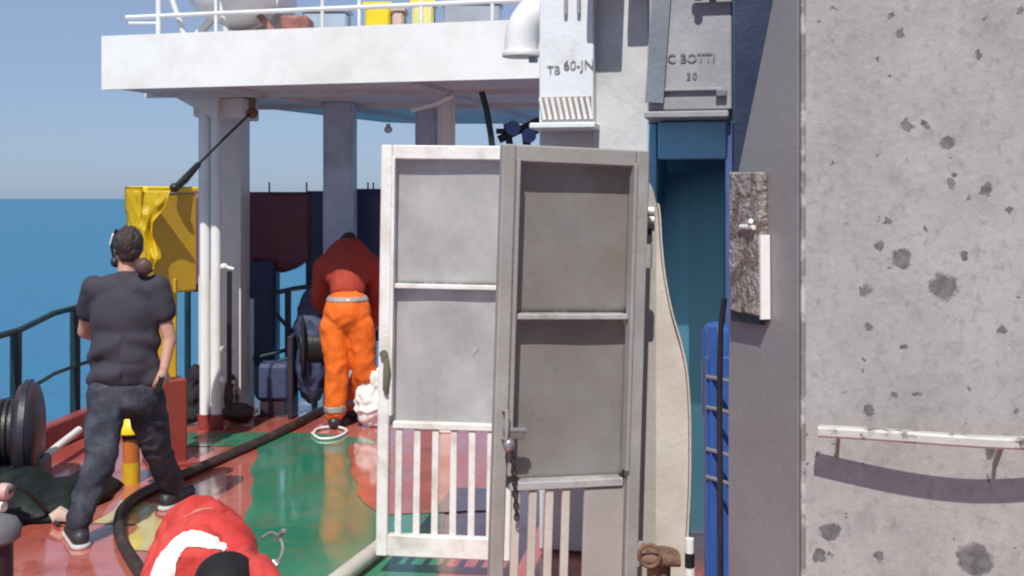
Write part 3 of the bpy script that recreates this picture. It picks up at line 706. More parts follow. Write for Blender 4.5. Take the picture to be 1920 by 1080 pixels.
gb = Vector((-.105, 4.50, .065)); gg = gate('grey_gate', 'sooty grey steel gate leaf with brownish panels and a chain at its latch', gb, R(17), R(1.8), .655, (m_gategrey, m_gatepanel, M('gate_ledge', (.42, .42, .42), .4, dirt=(.2, .17, .14), damt=.4, dscale=9), m_beige), 7, .076, 'gate leaves', True)
# gate fittings
def gatepart(t, b, name, mat, smooth=True): return out(b, name, mat, t, smooth)
b = B(); b.tube([(.60, -.03, .80), (.60, -.075, .81), (.60, -.075, .89), (.60, -.03, .90)], .008, 8); gatepart(gw, b, 'handle', m_whiteold)
b = B().cyl((.03, -.03, 1.02), (.03, -.05, 1.02), .02).tube([(.045, -.04, 1.0), (.05, -.05, .93), (.045, -.045, .84), (.05, -.04, .82)], [.012, .02, .016, .008], 8); gatepart(gw, b, 'dangling_rope', M('green_rope', (.14, .15, .10), .8))
b = B().tube([(.035, -.03, .98), (.035, -.075, .985), (.035, -.08, .93), (.035, -.075, .87), (.035, -.03, .865)], .009, 8); gatepart(gg, b, 'handle', m_gategrey)
b = B().box((.075, -.045, .885), (.085, .03, .04), bev=.005).cyl((.03, -.05, .90), (.125, -.05, .90), .013).ball((.05, -.07, .845), (.026, .018, .03), 2); gatepart(gg, b, 'latch', m_greymetal)
for k in range(13):
    z = .835 - k * .024; q = Vector((.062 + .006 * k * .5, -.07 + .002 * k, z)); rot = (k % 2) * math.pi / 2
    ring = [q + Vector((math.cos(rot) * .008 * math.cos(a * math.pi / 5), math.sin(rot) * .008 * math.cos(a * math.pi / 5), .017 * math.sin(a * math.pi / 5))) for a in range(11)]
    gatepart(gg, B().tube(ring, .0038, 6), 'chain_link', m_black)
for z in (.35, 1.62):
    gatepart(gg, B().cyl((.665, -.01, z - .05), (.665, -.01, z + .05), .018, n=12), 'hinge', m_gategrey)
# white coaming pipe on the deck
tag(out(B().tube([G(716, 1022, .06), G(672, 1056, .06), G(610, 1104, .06)], .042, 12), 'coaming_pipe', m_beige, smooth=True), 'cream round coaming bar on the deck at the foot of the white gate', 'pipe')

# ------------------------------------------------------------------ ventilation trunk behind the gates
DT = 5.95
t = thing('ventilation_trunk', 'tall pale grey ventilation trunk with louvred vent box behind the gates', 'trunk', (.5, DT, 0))
def ybox(px0, px1, z0, z1, D, dep, mat, name, parent, bev=.006, yaw=-YAW):
    """box whose front face spans photo columns px0..px1 at distance D at its left edge, turned with the ship"""
    p0 = Vector(((px0 - 960) / F * D, D, 0)); k = (px1 - 960) / F
    dx, dy = math.cos(yaw), math.sin(yaw); s = (k * p0.y - p0.x) / (dx - k * dy)
    e1 = Vector((dx, dy, 0)); e2 = Vector((-dy, dx, 0))
    c = p0 + e1 * s / 2 + e2 * dep / 2
    return out(B().box((c.x, c.y, (z0 + z1) / 2), (s, dep, z1 - z0), (0, 0, yaw), bev), name, mat, parent), p0, e1, e2, s
ybox(1112, 1216, .02, 3.9, 5.75, .5, m_trunk, 'main_trunk', t)
_, p0, e1, e2, s = ybox(1011, 1113, 2.30, 3.9, 5.70, .42, m_vent, 'vent_box', t)
ybox(1011, 1113, .02, 2.285, 5.92, .2, m_trunk, 'lower_trunk', t)
ybox(992, 1116, 2.268, 2.298, 5.64, .28, m_vent, 'sill', t)
# louvre slats leaning
zl0, zl1 = H + (HOR - 226) / F * 5.68, H + (HOR - 182) / F * 5.68
c = p0 + e1 * (s / 2) - e2 * .004
out(B().box((c.x, c.y, (zl0 + zl1) / 2), (s * .92, .006, zl1 - zl0), (0, 0, -YAW)), 'louvre_backing', m_louver, t)
for i in range(9):
    q = p0 + e1 * (s * (.07 + .86 * i / 8)) - e2 * .014
    out(B().bar(q + Vector((0, 0, zl0 + .004)) + e1 * .012, q + Vector((0, 0, zl1 - .004)) - e1 * .012, .016, .012, up=e2), 'louvre_slat', m_vent, t)
for i, x in enumerate((.50, .74)):
    q = p0 + e1 * (s * x) - e2 * .02
    out(B().cyl(q + Vector((0, 0, 2.86)), q + Vector((0, 0, 3.9)), .010, n=8), 'conduit', m_boxgrey, t, True)
def text(s_, pos, size, mat, parent, yaw, name='lettering'):
    cu = bpy.data.curves.new(name, 'FONT'); cu.body = s_; cu.size = size; cu.extrude = .0012; cu.align_x = 'CENTER'
    o = bpy.data.objects.new('tmp', cu); C.objects.link(o); dg = bpy.context.evaluated_depsgraph_get(); dg.update()
    me = bpy.data.meshes.new_from_object(o.evaluated_get(dg)); bpy.data.objects.remove(o)
    me.transform(Matrix.Translation(pos) @ Matrix.Rotation(yaw, 4, 'Z') @ Matrix.Rotation(R(90), 4, 'X'))
    me.name = name
    return link(me, name, mat, parent)
m_ink = M('faded_black_ink', (.13, .13, .14), .7, var=.3, dirt=(.5, .5, .5), damt=.42, dscale=30)
q = p0 + e1 * (s * .73) - e2 * .006; text('60-JN', q + Vector((0, 0, 2.575)), .068, m_ink, t, -YAW)
q = p0 + e1 * (s * .27) - e2 * .006; text('TB', q + Vector((0, 0, 2.555)), .06, m_ink, t, -YAW)

ybox(1092, 1158, 3.00, 3.10, 5.42, .30, m_trunk, 'shadow_block', t)  # unseen block added above the view to throw a shadow on the trunk
ybox(1172, 1212, 2.97, 3.06, 5.50, .22, m_trunk, 'shadow_block', t)  # second unseen block, added for the shadow at the trunk's right side
# overhead box
t = thing('overhead_cabinet', 'lavender grey overhead cabinet with faded lettering above the blue recess', 'cabinet', (.85, 5.1, 2.25))
_, p0, e1, e2, s = ybox(1217, 1372, 2.325, 3.6, 5.2, .9, m_boxgrey, 'body', t)
ybox(1208, 1366, 2.285, 2.318, 5.15, 1.0, m_boxgrey, 'lip', t)
q = p0 + e1 * (s * .46) - e2 * .006; [text(ch, q + e1 * dx_ + Vector((0, 0, 2.55)), .058, m_ink, t, -YAW) for ch, dx_ in (('C', -.07), ('BOTTI', .05))]
q = p0 + e1 * (s * .52) - e2 * .006; [text(ch, q + e1 * dx_ + Vector((0, 0, 2.47)), .045, m_ink, t, -YAW) for ch, dx_ in (('2', -.014), ('0', .014))]
q = p0 + e1 * (s * .5) - e2 * .012; out(B().box((q.x, q.y, 2.42), (s * .8, .02, .014), (0, 0, -YAW), .003), 'seam_strip', m_boxgrey, t)
q = p0 + e1 * (s * .88) - e2 * .02; out(B().box((q.x, q.y, 2.40), (.05, .03, .03), (0, 0, -YAW), .004), 'hasp', m_greymetal, t)
q0 = p0 + e1 * (s * .07) - e2 * .03; q1 = p0 + e1 * (s * .24) - e2 * .03
out(B().bar(q0 + Vector((0, 0, 2.36)), q1 + Vector((0, 0, 3.3)), .085, .03, up=e2), 'shadow_strip', M('shadow_blue_grey', (.20, .23, .27), .5, dirt=(.14, .15, .18), damt=.4), t)  # bar stands for a slanting shadow; the shade is in its colour
q = P(1338, -4, 5.09)
b = B().box(q + Vector((0, 0, .02)), (.20, .03, .05), (0, 0, -YAW), .012).cyl(q + Vector((-.07, 0, -.01)), q + Vector((-.07, 0, .03)), .02).cyl(q + Vector((0, 0, .03)), q + Vector((.0, .12, .05)), .016)
tag(out(b, 'hanging_lamp', m_black, smooth=True), 'black lamp fitting hanging in front of the lavender grey cabinet', 'lamp')

# blue recess
t = thing('blue_recess', 'teal blue painted steel recess under the overhead cabinet', 'recess', (1.1, 6.3, 0))
ybox(1205, 1420, .02, 3.4, 6.35, .05, m_teal, 'back_wall', t, 0)
ybox(1376, 1530, .02, 3.6, 5.0, .04, m_navyshadow, 'shadow_screen', t, 0)  # dark panel in place of a shadow beside the pillar
ybox(1216, 1232, .02, 2.28, 5.45, .75, m_teal, 'left_jamb', t)
ybox(1243, 1292, .02, 2.05, 5.95, .12, m_teal, 'post', t)
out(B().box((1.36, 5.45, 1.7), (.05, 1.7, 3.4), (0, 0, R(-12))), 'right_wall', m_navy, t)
ybox(1234, 1374, 2.10, 2.28, 5.30, .08, m_teal, 'lintel', t)
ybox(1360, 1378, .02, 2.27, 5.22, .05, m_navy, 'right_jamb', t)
# blue ladder with white rungs
t = thing('blue_ladder', 'bright blue ladder with pale rungs fixed beside the grey pillar', 'ladder', (.73, 4.1, 0))
la, lb = P(1336, 640, 4.15), P(1378, 640, 4.0)
for q, q2 in ((la, 0), (lb, 0)):
    out(B().box((q.x, q.y, .72), (.028, .045, 1.42), bev=.004), 'stile', m_blue, t)
for py in (712, 770, 850, 903):
    z = H - (py - HOR) / F * 4.08
    out(B().cyl((la.x - .02, la.y, z), (lb.x + .02, lb.y, z), .008, n=10), 'rung', m_greymetal, t, True)
q = (la + lb) / 2; out(B().box((q.x + .01, q.y + .10, .66), (.12, .05, 1.30), bev=.006), 'backing', m_blue, t)
t = thing('blue_drum', 'dark blue rounded hose box behind the top of the ladder', 'box', (.78, 4.45, .7))
q = P(1345, 700, 4.45); out(B().box((q.x, q.y, 1.20), (.12, .14, .42), bev=.05, seg=3), 'body', m_blue, t, True)
out(B().box((q.x, q.y, .5), (.07, .08, .99), bev=.01), 'stand', m_navy, t)

# ------------------------------------------------------------------ cream hinge post, its sunlit curve built as a paler plate
t = thing('gate_post', 'cream gate post with its curved sunlit patch built as a paler plate', 'post', (.65, 4.95, 0))
Dp = 4.95
prof = [(1188, 352), (1206, 338), (1222, 350), (1232, 395), (1236, 455), (1243, 520), (1256, 585), (1272, 640), (1284, 700), (1289, 780), (1289, 900), (1284, 1010)]
m_postshade = M('post_shade_beige', (.42, .40, .375), .48, dirt=(.31, .28, .25), damt=.4, dscale=3, dsharp=.2, var=.14)  # web greyer than the plate: shade on the post put into the colour
curve = smoothpath([P(x, y, Dp) for x, y in prof], 4)
xs_ = P(1234, 0, Dp).x
lo = [q for q in curve if q.x <= xs_ ]
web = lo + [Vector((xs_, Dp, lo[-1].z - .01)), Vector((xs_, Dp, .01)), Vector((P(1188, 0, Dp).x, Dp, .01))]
out(B().prism(web, (.01, .06, 0)), 'web', m_postshade, t)
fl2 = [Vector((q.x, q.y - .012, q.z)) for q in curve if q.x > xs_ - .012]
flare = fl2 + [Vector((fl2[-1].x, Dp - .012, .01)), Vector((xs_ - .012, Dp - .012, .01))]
out(B().prism(flare, (.006, .03, 0)), 'sunlit_plate', m_beige, t)  # sunlit patch of the post, given its own paler plate
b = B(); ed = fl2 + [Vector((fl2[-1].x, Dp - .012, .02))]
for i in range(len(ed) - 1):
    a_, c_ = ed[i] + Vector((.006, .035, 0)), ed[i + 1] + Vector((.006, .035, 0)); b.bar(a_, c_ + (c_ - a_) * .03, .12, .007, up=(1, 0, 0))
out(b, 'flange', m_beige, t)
for py in (395, 412):
    q = P(1218, py, Dp - .02); out(B().cyl(q + Vector((-.03, 0, 0)), q + Vector((.02, 0, 0)), .016, n=10), 'hinge_bolt', m_white, t, True)
q = P(1218, 428, Dp - .02); out(B().cyl(q, q + Vector((0, .0, -.03)), .012, n=10), 'hinge_pin', m_black, t, True)
# rusty clutter at its foot
t = thing('rusty_valve', 'rusty brown valve and pipe stub at the foot of the cream post', 'valve', (.66, 4.6, 0))
q = P(1235, 1050, 4.6)
out(B().cyl((q.x, 4.6, .004), (q.x, 4.6, .44), .05, n=16), 'pipe', m_rustbrown, t, True)
out(B().cyl((q.x, 4.6, .40), (q.x, 4.6, .43), .085, n=20), 'flange', m_rustbrown, t, True)
out(B().cyl(q + Vector((-.08, -.06, .02)), q + Vector((.08, -.06, .02)), .028, n=12), 'valve_body', m_rustbrown, t, True)
ring = [q + Vector((-.05 + .045 * math.cos(a * math.pi / 8), -.1, .05 + .045 * math.sin(a * math.pi / 8))) for a in range(17)]
out(B().tube(ring, .008, 6), 'hand_wheel', m_rustbrown, t, True)
t = thing('striped_pole', 'short black and white banded pole beside the rusty valve', 'pole', (P(1295, 0, 4.9).x, 4.9, 0))
x = P(1293, 0, 4.9).x
for k in range(6):
    out(B().cyl((x, 4.9, .004 + k * .065), (x, 4.9, .004 + k * .065 + .064), .030 - k * .002, n=12), 'band', (m_black, m_white)[k % 2], t, True)

# ------------------------------------------------------------------ right wall block with chamfered pillar
wl = bpy.data.objects.new('steel_wall', None); C.objects.link(wl); wl.location = WC
tag(wl, 'rough grey steel wall covered in flaked dark spots', 'wall')
me_b = B(); L_ = 3.2; Hw = 4.6
me_b.prism([(0, 0, 0), (L_, 0, 0), (L_, .5, 0), (.02, .5, 0)], (0, 0, Hw))
o = out(me_b, 'wall_plate', m_wall, None, origin=(0, 0, 0)); o.parent = wl; o.rotation_euler = (0, 0, -YAW)
# rim strip on the wall corner
b = B(); n = 60
for i in range(n):
    z0 = Hw * i / n; z1 = Hw * (i + 1) / n
o2 = out(B().box((-.004, .012, Hw / 2), (.012, .03, Hw), bev=.003).jitter(.0015, 30), 'corner_strip', M('worn_corner', (.20, .195, .19), .6, dirt=(.45, .44, .43), damt=.45, dscale=14, dsharp=.05), None, origin=(0, 0, 0)); o2.parent = wl; o2.rotation_euler = (0, 0, -YAW)
# pillar: chamfer face going back-left
pa = Vector((.682, 2.625, 0)); D2 = 2.95
def pl(px, py): return P(px, py, D2)
# face polygon: near edge vertical at pa, far edge follows a shadow's slant, built into the plate's shape
far = [(1366, 1100), (1366, 900), (1366, 760), (1369, 560), (1376, 420), (1385, 320), (1420, 150), (1450, 0), (1475, -120), (1490, -260)]
nearz = [-.0, 4.6]
b = B(); vs_f = []
def farpt(px, py):
    # a point on the chamfer plane (through pa, direction dch) seen at px, py
    dch = Vector((.575 - .682, 2.93 - 2.625, 0)).normalized(); k = (px - 960) / F
    s_ = (k * pa.y - pa.x) / (dch.x - k * dch.y); p = pa + dch * s_
    return Vector((p.x, p.y, H - (py - HOR) / F * p.y))
fp = [farpt(*q) for q in far]; fp[0].z = 0.0
poly = [Vector((pa.x, pa.y, 0))] + fp + [Vector((pa.x, pa.y, fp[-1].z))]
nrm = Vector((.305, .107, 0)).normalized()
t = thing('grey_pillar', 'smooth grey steel pillar plate tapering upwards beside the flaked wall', 'pillar', (pa.x, pa.y, 0))
out(B().prism(poly, nrm * .05), 'plate', m_pillar, t)
# corroded box on the pillar
dch = Vector((.575 - .682, 2.93 - 2.625, 0)).normalized(); yawp = math.atan2(dch.y, dch.x)
t = thing('corroded_box', 'corroded speckled junction box with a bright white edge on the grey pillar', 'junction box', farpt(1410, 600))
qa, qb, qc = farpt(1440, 322), farpt(1384, 322), farpt(1440, 592)
c = (qa + qb) / 2 - nrm * .014; zc = (qa.z + qc.z) / 2; wd = (qa - qb).length
b = B().box((c.x, c.y, zc), (wd, .026, qa.z - qc.z), (0, 0, yawp), .003); bmesh.ops.subdivide_edges(b.bm, edges=b.bm.edges[:], cuts=5, use_grid_fill=True); b.jitter(.005, 22)
out(b, 'body', m_rusty, t)
q = farpt(1442, 500) - nrm * .017; e_ = farpt(1442, 400) - nrm * .02
out(B().bar(farpt(1444, 440) - nrm * .016, farpt(1445, 598) - nrm * .016, .007, .026, up=nrm), 'white_edge', m_white, t)
b = B().cyl(farpt(1425, 420) - nrm * .03, farpt(1434, 414) - nrm * .04, .006).cyl(farpt(1408, 425) - nrm * .03, farpt(1436, 426) - nrm * .035, .006)
out(b, 'clasp', m_whiteold, t, True)
q = farpt(1412, 598) - nrm * .016
out(B().bar(farpt(1440, 598) - nrm * .016, farpt(1384, 590) - nrm * .016, .03, .012, up=nrm), 'lower_lip', m_black, t)
# cable along the pillar's far edge
tag(out(B().tube([farpt(1366, 560) + dch * .02, farpt(1362, 620) + dch * .03, farpt(1360, 760) + dch * .03, farpt(1361, 900) + dch * .03, farpt(1362, 1090) + dch * .03], .008, 8), 'pillar_cable', m_black, smooth=True), 'black cable running down the back edge of the grey pillar', 'cable')
# foothold rail on the wall
m_chip = M('chipped_white_rail', (.50, .49, .475), .5, dirt=(.10, .09, .09), damt=.43, dscale=16, dsharp=.04, var=.2)
def wp(px, py, off):
    s_, z = wall_sz(px, py); p = WC + E1 * s_ - E2 * off; p.z = z
    # keep the pixel after moving towards the camera
    k = p.y; d = P(px, py, p.y); return Vector((p.x, p.y, d.z)) if False else d + (E1 * 0)
t = thing('wall_foothold', 'bowed flat white rail on brackets standing off the flaked grey wall', 'rail', WC + E1 * .3 - E2 * .05 + Vector((0, 0, 1.3)))
zr = wall_sz(1545, 803)[1] + .008
pts = []
for i in range(25):
    u = i / 24; s_ = .026 + .80 * u
    off = .074 + .034 * math.sin(min(1, u * 1.25) * math.pi) ** 1.0
    p = WC + E1 * s_ - E2 * off; pts.append(Vector((p.x, p.y, zr + .002 * math.sin(u * 9))))
b = B(); prev = None; rings = []
for i, p in enumerate(pts):
    tt = (pts[min(i + 1, 24)] - pts[max(i - 1, 0)]); tt.z = 0; tt.normalize(); nr = Vector((-tt.y, tt.x, 0)); hh, dd = .0125, .014
    rings.append([b.bm.verts.new(p + nr * a_ + Vector((0, 0, c_))) for a_, c_ in ((-dd, -hh * .6), (-dd * .7, -hh), (dd, -hh), (dd, hh), (-dd * .7, hh), (-dd, hh * .6))])
for i in range(24):
    for j in range(6): b.bm.faces.new((rings[i][j], rings[i][(j + 1) % 6], rings[i + 1][(j + 1) % 6], rings[i + 1][j]))
b.bm.faces.new(rings[0]); b.bm.faces.new(list(reversed(rings[-1])))
out(b, 'rail', m_chip, t)
for s_, off in ((.072, .062), (.42, .085), (.74, .06)):
    p = WC + E1 * s_ - E2 * (off - .01); q = WC + E1 * s_ - E2 * .0
    out(B().bar(Vector((p.x, p.y, zr - .012)), Vector((q.x, q.y, zr - .075)), .012, .008, up=E1), 'bracket', m_pillar, t)

# ------------------------------------------------------------------ people
def hand(w, d, up, s=1.0, curl=.5):
    """prims of a hand at wrist w, pointing d, back of the hand facing up"""
    w = Vector(w); d = Vector(d).normalized(); up = Vector(up); up = (up - d * up.dot(d)).normalized(); sd_ = d.cross(up)
    pr = [('c', w, w + d * .05, .024, .03)]
    for k, (o, l) in enumerate(((-.030, .070), (-.010, .082), (.010, .078), (.029, .060))):
        k0 = w + d * .075 + sd_ * o; a = curl
        k1 = k0 + (d * math.cos(a) - up * math.sin(a)) * l * .5; k2 = k1 + (d * math.cos(a * 2.4) - up * math.sin(a * 2.4)) * l * .5
        pr += [('c', w + d * .04 + sd_ * o * .7, k0, .014, .0105), ('c', k0, k1, .0105, .009), ('c', k1, k2, .009, .0075)]
    t0 = w + d * .03 - sd_ * .028; t1 = t0 + (d * .6 - sd_ * .7 - up * .2).normalized() * .038; t2 = t1 + (d * .9 - sd_ * .2 - up * .35).normalized() * .03
    return pr + [('c', t0, t1, .013, .011), ('c', t1, t2, .011, .009)]
def foot(a, toe, sz=.045):
    a = Vector(a); toe = Vector(toe); return [('c', (a.x, a.y, .05), (toe.x, toe.y, .035), sz, .038), ('c', a, (a.x, a.y, .06), .045, .05)]
m_skin = M('skin', (.55, .31, .22), .5, var=.1, bump=.05); m_skin.node_tree.nodes['Principled BSDF'].inputs['Subsurface Weight'].default_value = .08
m_hair = M('dark_brown_hair', (.045, .028, .022), .5, var=.4, scale=25, bump=.8, bscale=90, stretch=(1, 1, .3))
m_tee = M('black_tee', (.055, .052, .068), .85, var=.15, bump=.1, bscale=160, spec=.2)
m_jean = M('faded_black_trousers', (.034, .037, .056), .8, var=.35, scale=8, dirt=(.10, .104, .13), damt=.4, dscale=9, dsharp=.15, bump=.15, bscale=60, spec=.25)
m_shoe = M('dark_shoe', (.03, .03, .035), .5); m_sole = M('shoe_white', (.6, .6, .6), .5)

# --- man in black T-shirt, standing, seen from behind
D = 6.42
def A(px, py, dd=0.0): return P(px, py, D + dd)
mid = P(236, 700, D); 
la_, ra_ = P(148, 985, 6.06), P(322, 928, 6.82); la_.z = .09; ra_.z = .09
lk, rk = P(186, 870, 6.18), P(294, 842, 6.62)
lh, rh = A(205, 735, 0), A(268, 735, .03)
hd = A(240, 462, .02)
neckb = A(238, 522, 0)
ls, rs = A(176, 540, 0), A(294, 538, .0)
le, lw_ = A(158, 622, .16), A(205, 640, .33)
re, rw = A(318, 636, .02), A(308, 690, -.03)
limb = [('c', ls, le, .05, .04), ('c', le, lw_, .04, .027), ('c', rs, re, .05, .04), ('c', re, rw, .04, .027)]
legs = [('c', lh, lk, .085, .055), ('c', lk, la_, .055, .038), ('c', rh, rk, .085, .055), ('c', rk, ra_, .055, .038)]
head = [('e', hd, (.078, .098, .115)), ('e', hd + Vector((-.035, .045, -.05)), (.055, .06, .065)), ('c', neckb, hd - Vector((0, 0, .05)), .058, .052),
        ('e', hd + Vector((-.083, .005, -.005)), (.012, .022, .032)), ('e', hd + Vector((.08, .0, -.01)), (.012, .022, .032)), ('c', hd + Vector((-.075, .08, -.01)), hd + Vector((-.085, .098, -.03)), .012, .014)]
torso = [('e', A(236, 585), (.185, .105, .2)), ('e', A(236, 665), (.158, .10, .16)), ('e', A(236, 725, .02), (.165, .115, .12)), ('c', ls, rs, .05, .05)]
pers = thing('person', 'man in black T-shirt and dark trousers standing with his back turned, hand at his hip', 'person', (mid.x, D, 0))
body = fuse('body', head + torso + limb + legs + hand(lw_, (.9, .2, .1), (0, 1, 0)) + hand(rw, (-.25, -.1, -1), (.7, -.6, 0), curl=.35) + foot(la_, la_ + Vector((-.10, .17, 0))) + foot(ra_, ra_ + Vector((.05, .2, 0))), .0085, 4)
bo = link(body, 'body', m_skin, pers, 'all')
# T-shirt
tee = [('e', A(235, 590), (.198, .13, .22)), ('e', A(233, 650), (.192, .132, .2)), ('e', A(232, 695, .01), (.195, .142, .13)), ('c', A(184, 545), A(286, 543), .078, .078), ('c', A(210, 540), A(262, 540), .088, .088),
       ('c', A(194, 570), A(192, 690, .01), .072, .078), ('c', A(275, 570), A(274, 690, .01), .072, .078), ('c', A(238, 526), A(238, 545), .078, .10), ('c', ls, ls.lerp(le, .48), .075, .075), ('c', rs, rs.lerp(re, .46), .075, .078), ('c', A(186, 708), A(282, 708), .075, .075)]
def teefold(p, seed):
    f = folds(.006, 4.5, 6)(p, 2)
    h = max(0, min(1, (1.22 - p.z) / .25)) * max(0, min(1, (p.z - .84) / .08))
    dg_ = math.sin((p.z * 34) + (p.x + 2.2) * 22 * (1 if p.x > -2.24 else -1) + 2.5 * noise.noise(p * 5)) * .013 * h
    return f + dg_
tm = fuse('t_shirt', tee, .011, 5, teefold, 1); link(tm, 't_shirt', m_tee, bo, 'all', )
# trousers
tr = [('e', A(234, 742, .02), (.20, .148, .14)), ('c', lh, lk, .118, .092), ('c', lk, la_ + Vector((0, 0, .05)), .09, .072), ('c', rh, rk, .118, .092), ('c', rk, ra_ + Vector((0, 0, .05)), .09, .072)]
trm = fuse('trousers', tr, .011, 4, folds(.015, 6, 8), 5); link(trm, 'trousers', m_jean, bo, 'all')
# hair, mask strap, ear muffs
hm = fuse('hair', [('e', hd + Vector((.008, -.016, .016)), (.086, .098, .108)), ('e', hd + Vector((.015, -.045, -.03)), (.068, .055, .065))], .007, 2, lambda p, s: .006 * noise.noise(p * 40))
link(hm, 'hair', m_hair, bo, 'all')
out(B().tube([hd + Vector((-.088, .02, .07)), hd + Vector((-.1, .045, .02)), hd + Vector((-.098, .06, -.04))], [.014, .026, .02], 10), 'white_mask', M('white_mask', (.75, .74, .72), .6), bo, True)
b = B().ball(hd + Vector((-.07, .0, -.09)), (.03, .045, .035), 2).tube([hd + Vector((-.08, 0, -.08)), hd + Vector((-.09, -.02, 0)), hd + Vector((-.05, -.05, .1))], .009, 8); out(b, 'ear_muff', m_black, bo, True)
out(B().ball(A(270, 500, -.06), (.05, .05, .055), 2).jitter(.012, 25), 'respirator', M('brown_rubber', (.10, .05, .05), .6), bo, True)
# shoes
for nm, a_, tv in (('shoe', la_, Vector((-.10, .15, 0))), ('shoe', ra_, Vector((.05, .19, 0)))):
    sm = fuse('shoe', [('c', (a_.x - tv.x * .25, a_.y - tv.y * .3, .052), (a_.x + tv.x, a_.y + tv.y, .042), .05, .044), ('c', (a_.x, a_.y, .10), (a_.x, a_.y, .06), .052, .055)], .009, 2)
    for v in sm.vertices: v.co.z = max(v.co.z, .012)
    so = link(sm, 'shoe', m_shoe, bo, 'all')
    sl = fuse('sole', [('c', (a_.x - tv.x * .3, a_.y - tv.y * .35, .014), (a_.x + tv.x * 1.1, a_.y + tv.y * 1.1, .014), .054, .048)], .009, 1)
    for v in sl.vertices: v.co.z = min(max(v.co.z, .002), .024)
    link(sl, 'sole', m_sole, so, 'all')
b = B().box(rw + Vector((-.02, -.02, -.09)), (.03, .02, .11), (.2, .3, 0), bev=.006); tag(out(b, 'handset', m_black), 'small black handset held at the hip of the man in black', 'handset')

# --- worker in orange, bending away from us
D = 9.12
m_orange = M('orange_coverall', (.86, .165, .02), .75, var=.2, scale=9, dirt=(.55, .09, .02), damt=.36, dscale=7, bump=.2, bscale=80, spec=.25)
m_shadejacket = M('shaded_coverall_top', (.42, .055, .035), .75, var=.2, scale=9, bump=.2, bscale=80, spec=.25)  # upper half of the orange clothing, its shade painted as dull red
m_reflect = M('reflective_tape', (.36, .35, .33), .4, var=.2)
lh, rh = A(628, 610), A(674, 610); lk, rk = A(632, 690, -.02), A(684, 700, .05); la_, ra_ = A(628, 788, .02), A(664, 775, .38); la_.z = .09; ra_.z = .09
ls, rs = A(606, 500, .25), A(696, 502, .25); chest = A(652, 498, .20); hd = A(654, 463, .40)
le, re = A(598, 560, .40), A(706, 560, .38); lw_, rw = A(610, 600, .55), A(696, 605, .52)
pers = thing('person', 'worker in orange trousers and shade-reddened top bending over by the white gate', 'person', (lh.x, D, 0))
body = fuse('body', [('e', hd, (.08, .10, .11)), ('c', chest + Vector((0, .1, .12)), hd, .06, .055), ('e', chest, (.17, .14, .22), (R(-35), 0, 0)), ('e', A(650, 575, .02), (.16, .12, .17)),
    ('c', ls, le, .055, .042), ('c', le, lw_, .042, .03), ('c', rs, re, .055, .042), ('c', re, rw, .042, .03), ('c', lh, lk, .09, .06), ('c', lk, la_, .06, .04), ('c', rh, rk, .09, .06), ('c', rk, ra_, .06, .04)]
    + hand(lw_, (0, .3, -1), (0, -1, 0)) + hand(rw, (0, .3, -1), (0, -1, 0)) + foot(la_, la_ + Vector((0, .18, 0))) + foot(ra_, ra_ + Vector((.03, .18, 0))), .0095, 4)
bo = link(body, 'body', m_skin, pers, 'all')
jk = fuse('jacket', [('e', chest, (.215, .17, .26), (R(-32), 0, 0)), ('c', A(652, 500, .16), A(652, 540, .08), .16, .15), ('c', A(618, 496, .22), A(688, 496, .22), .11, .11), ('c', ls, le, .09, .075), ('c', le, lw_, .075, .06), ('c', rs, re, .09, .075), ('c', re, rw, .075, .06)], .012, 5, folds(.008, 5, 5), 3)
jo = link(jk, 'jacket', m_shadejacket, bo, 'all')
tr = fuse('trousers', [('e', A(651, 585, .02), (.20, .185, .20)), ('c', lh, lk, .128, .105), ('c', lk, la_ + Vector((0, 0, .03)), .10, .085), ('c', rh, rk, .125, .10), ('c', rk, ra_ + Vector((0, 0, .03)), .10, .085)], .012, 4, folds(.012, 6, 6), 8)
zs = A(650, 548).z
to = link(tr, 'trousers', m_orange, bo, 'all')
def band(obj_me, obj, z0, z1, name, mat):
    # faces of the garment between two heights (world), in the garment's own coordinates
    off = obj.location + obj.parent.location + obj.parent.parent.location
    bm = bmesh.new(); bm.from_mesh(obj_me)
    kill = [f for f in bm.faces if not (z0 < f.calc_center_median().z + off.z < z1)]
    bmesh.ops.delete(bm, geom=kill, context='FACES'); bm.normal_update()
    for v in bm.verts: v.co += v.normal * .006
    bmesh.ops.solidify(bm, geom=bm.faces[:], thickness=.004)
    m2 = bpy.data.meshes.new(name); bm.to_mesh(m2); bm.free()
    o = bpy.data.objects.new(name, m2); C.objects.link(o); m2.materials.clear(); m2.materials.append(mat); o.parent = obj
    for p in m2.polygons: p.use_smooth = True
    return o
band(tr, to, A(0, 772).z, A(0, 760).z, 'leg_tape', m_reflect)
band(tr, to, A(0, 564).z, A(0, 556).z, 'waist_tape', m_reflect)
hm = fuse('hair', [('e', hd + Vector((0, .0, .02)), (.087, .105, .11))], .008, 1, lambda p, s: .005 * noise.noise(p * 40)); link(hm, 'hair', m_hair, bo, 'all')
for a_, tv in ((la_, Vector((0, .17, 0))), (ra_, Vector((.03, .17, 0)))):
    sm = fuse('boot', [('c', (a_.x - tv.x * .2, a_.y - .05, .055), (a_.x + tv.x, a_.y + tv.y, .045), .052, .046), ('c', (a_.x, a_.y, .16), (a_.x, a_.y, .06), .055, .058)], .01, 2)
    for v in sm.vertices: v.co.z = max(v.co.z, .010)
    link(sm, 'boot', m_shoe, bo, 'all')
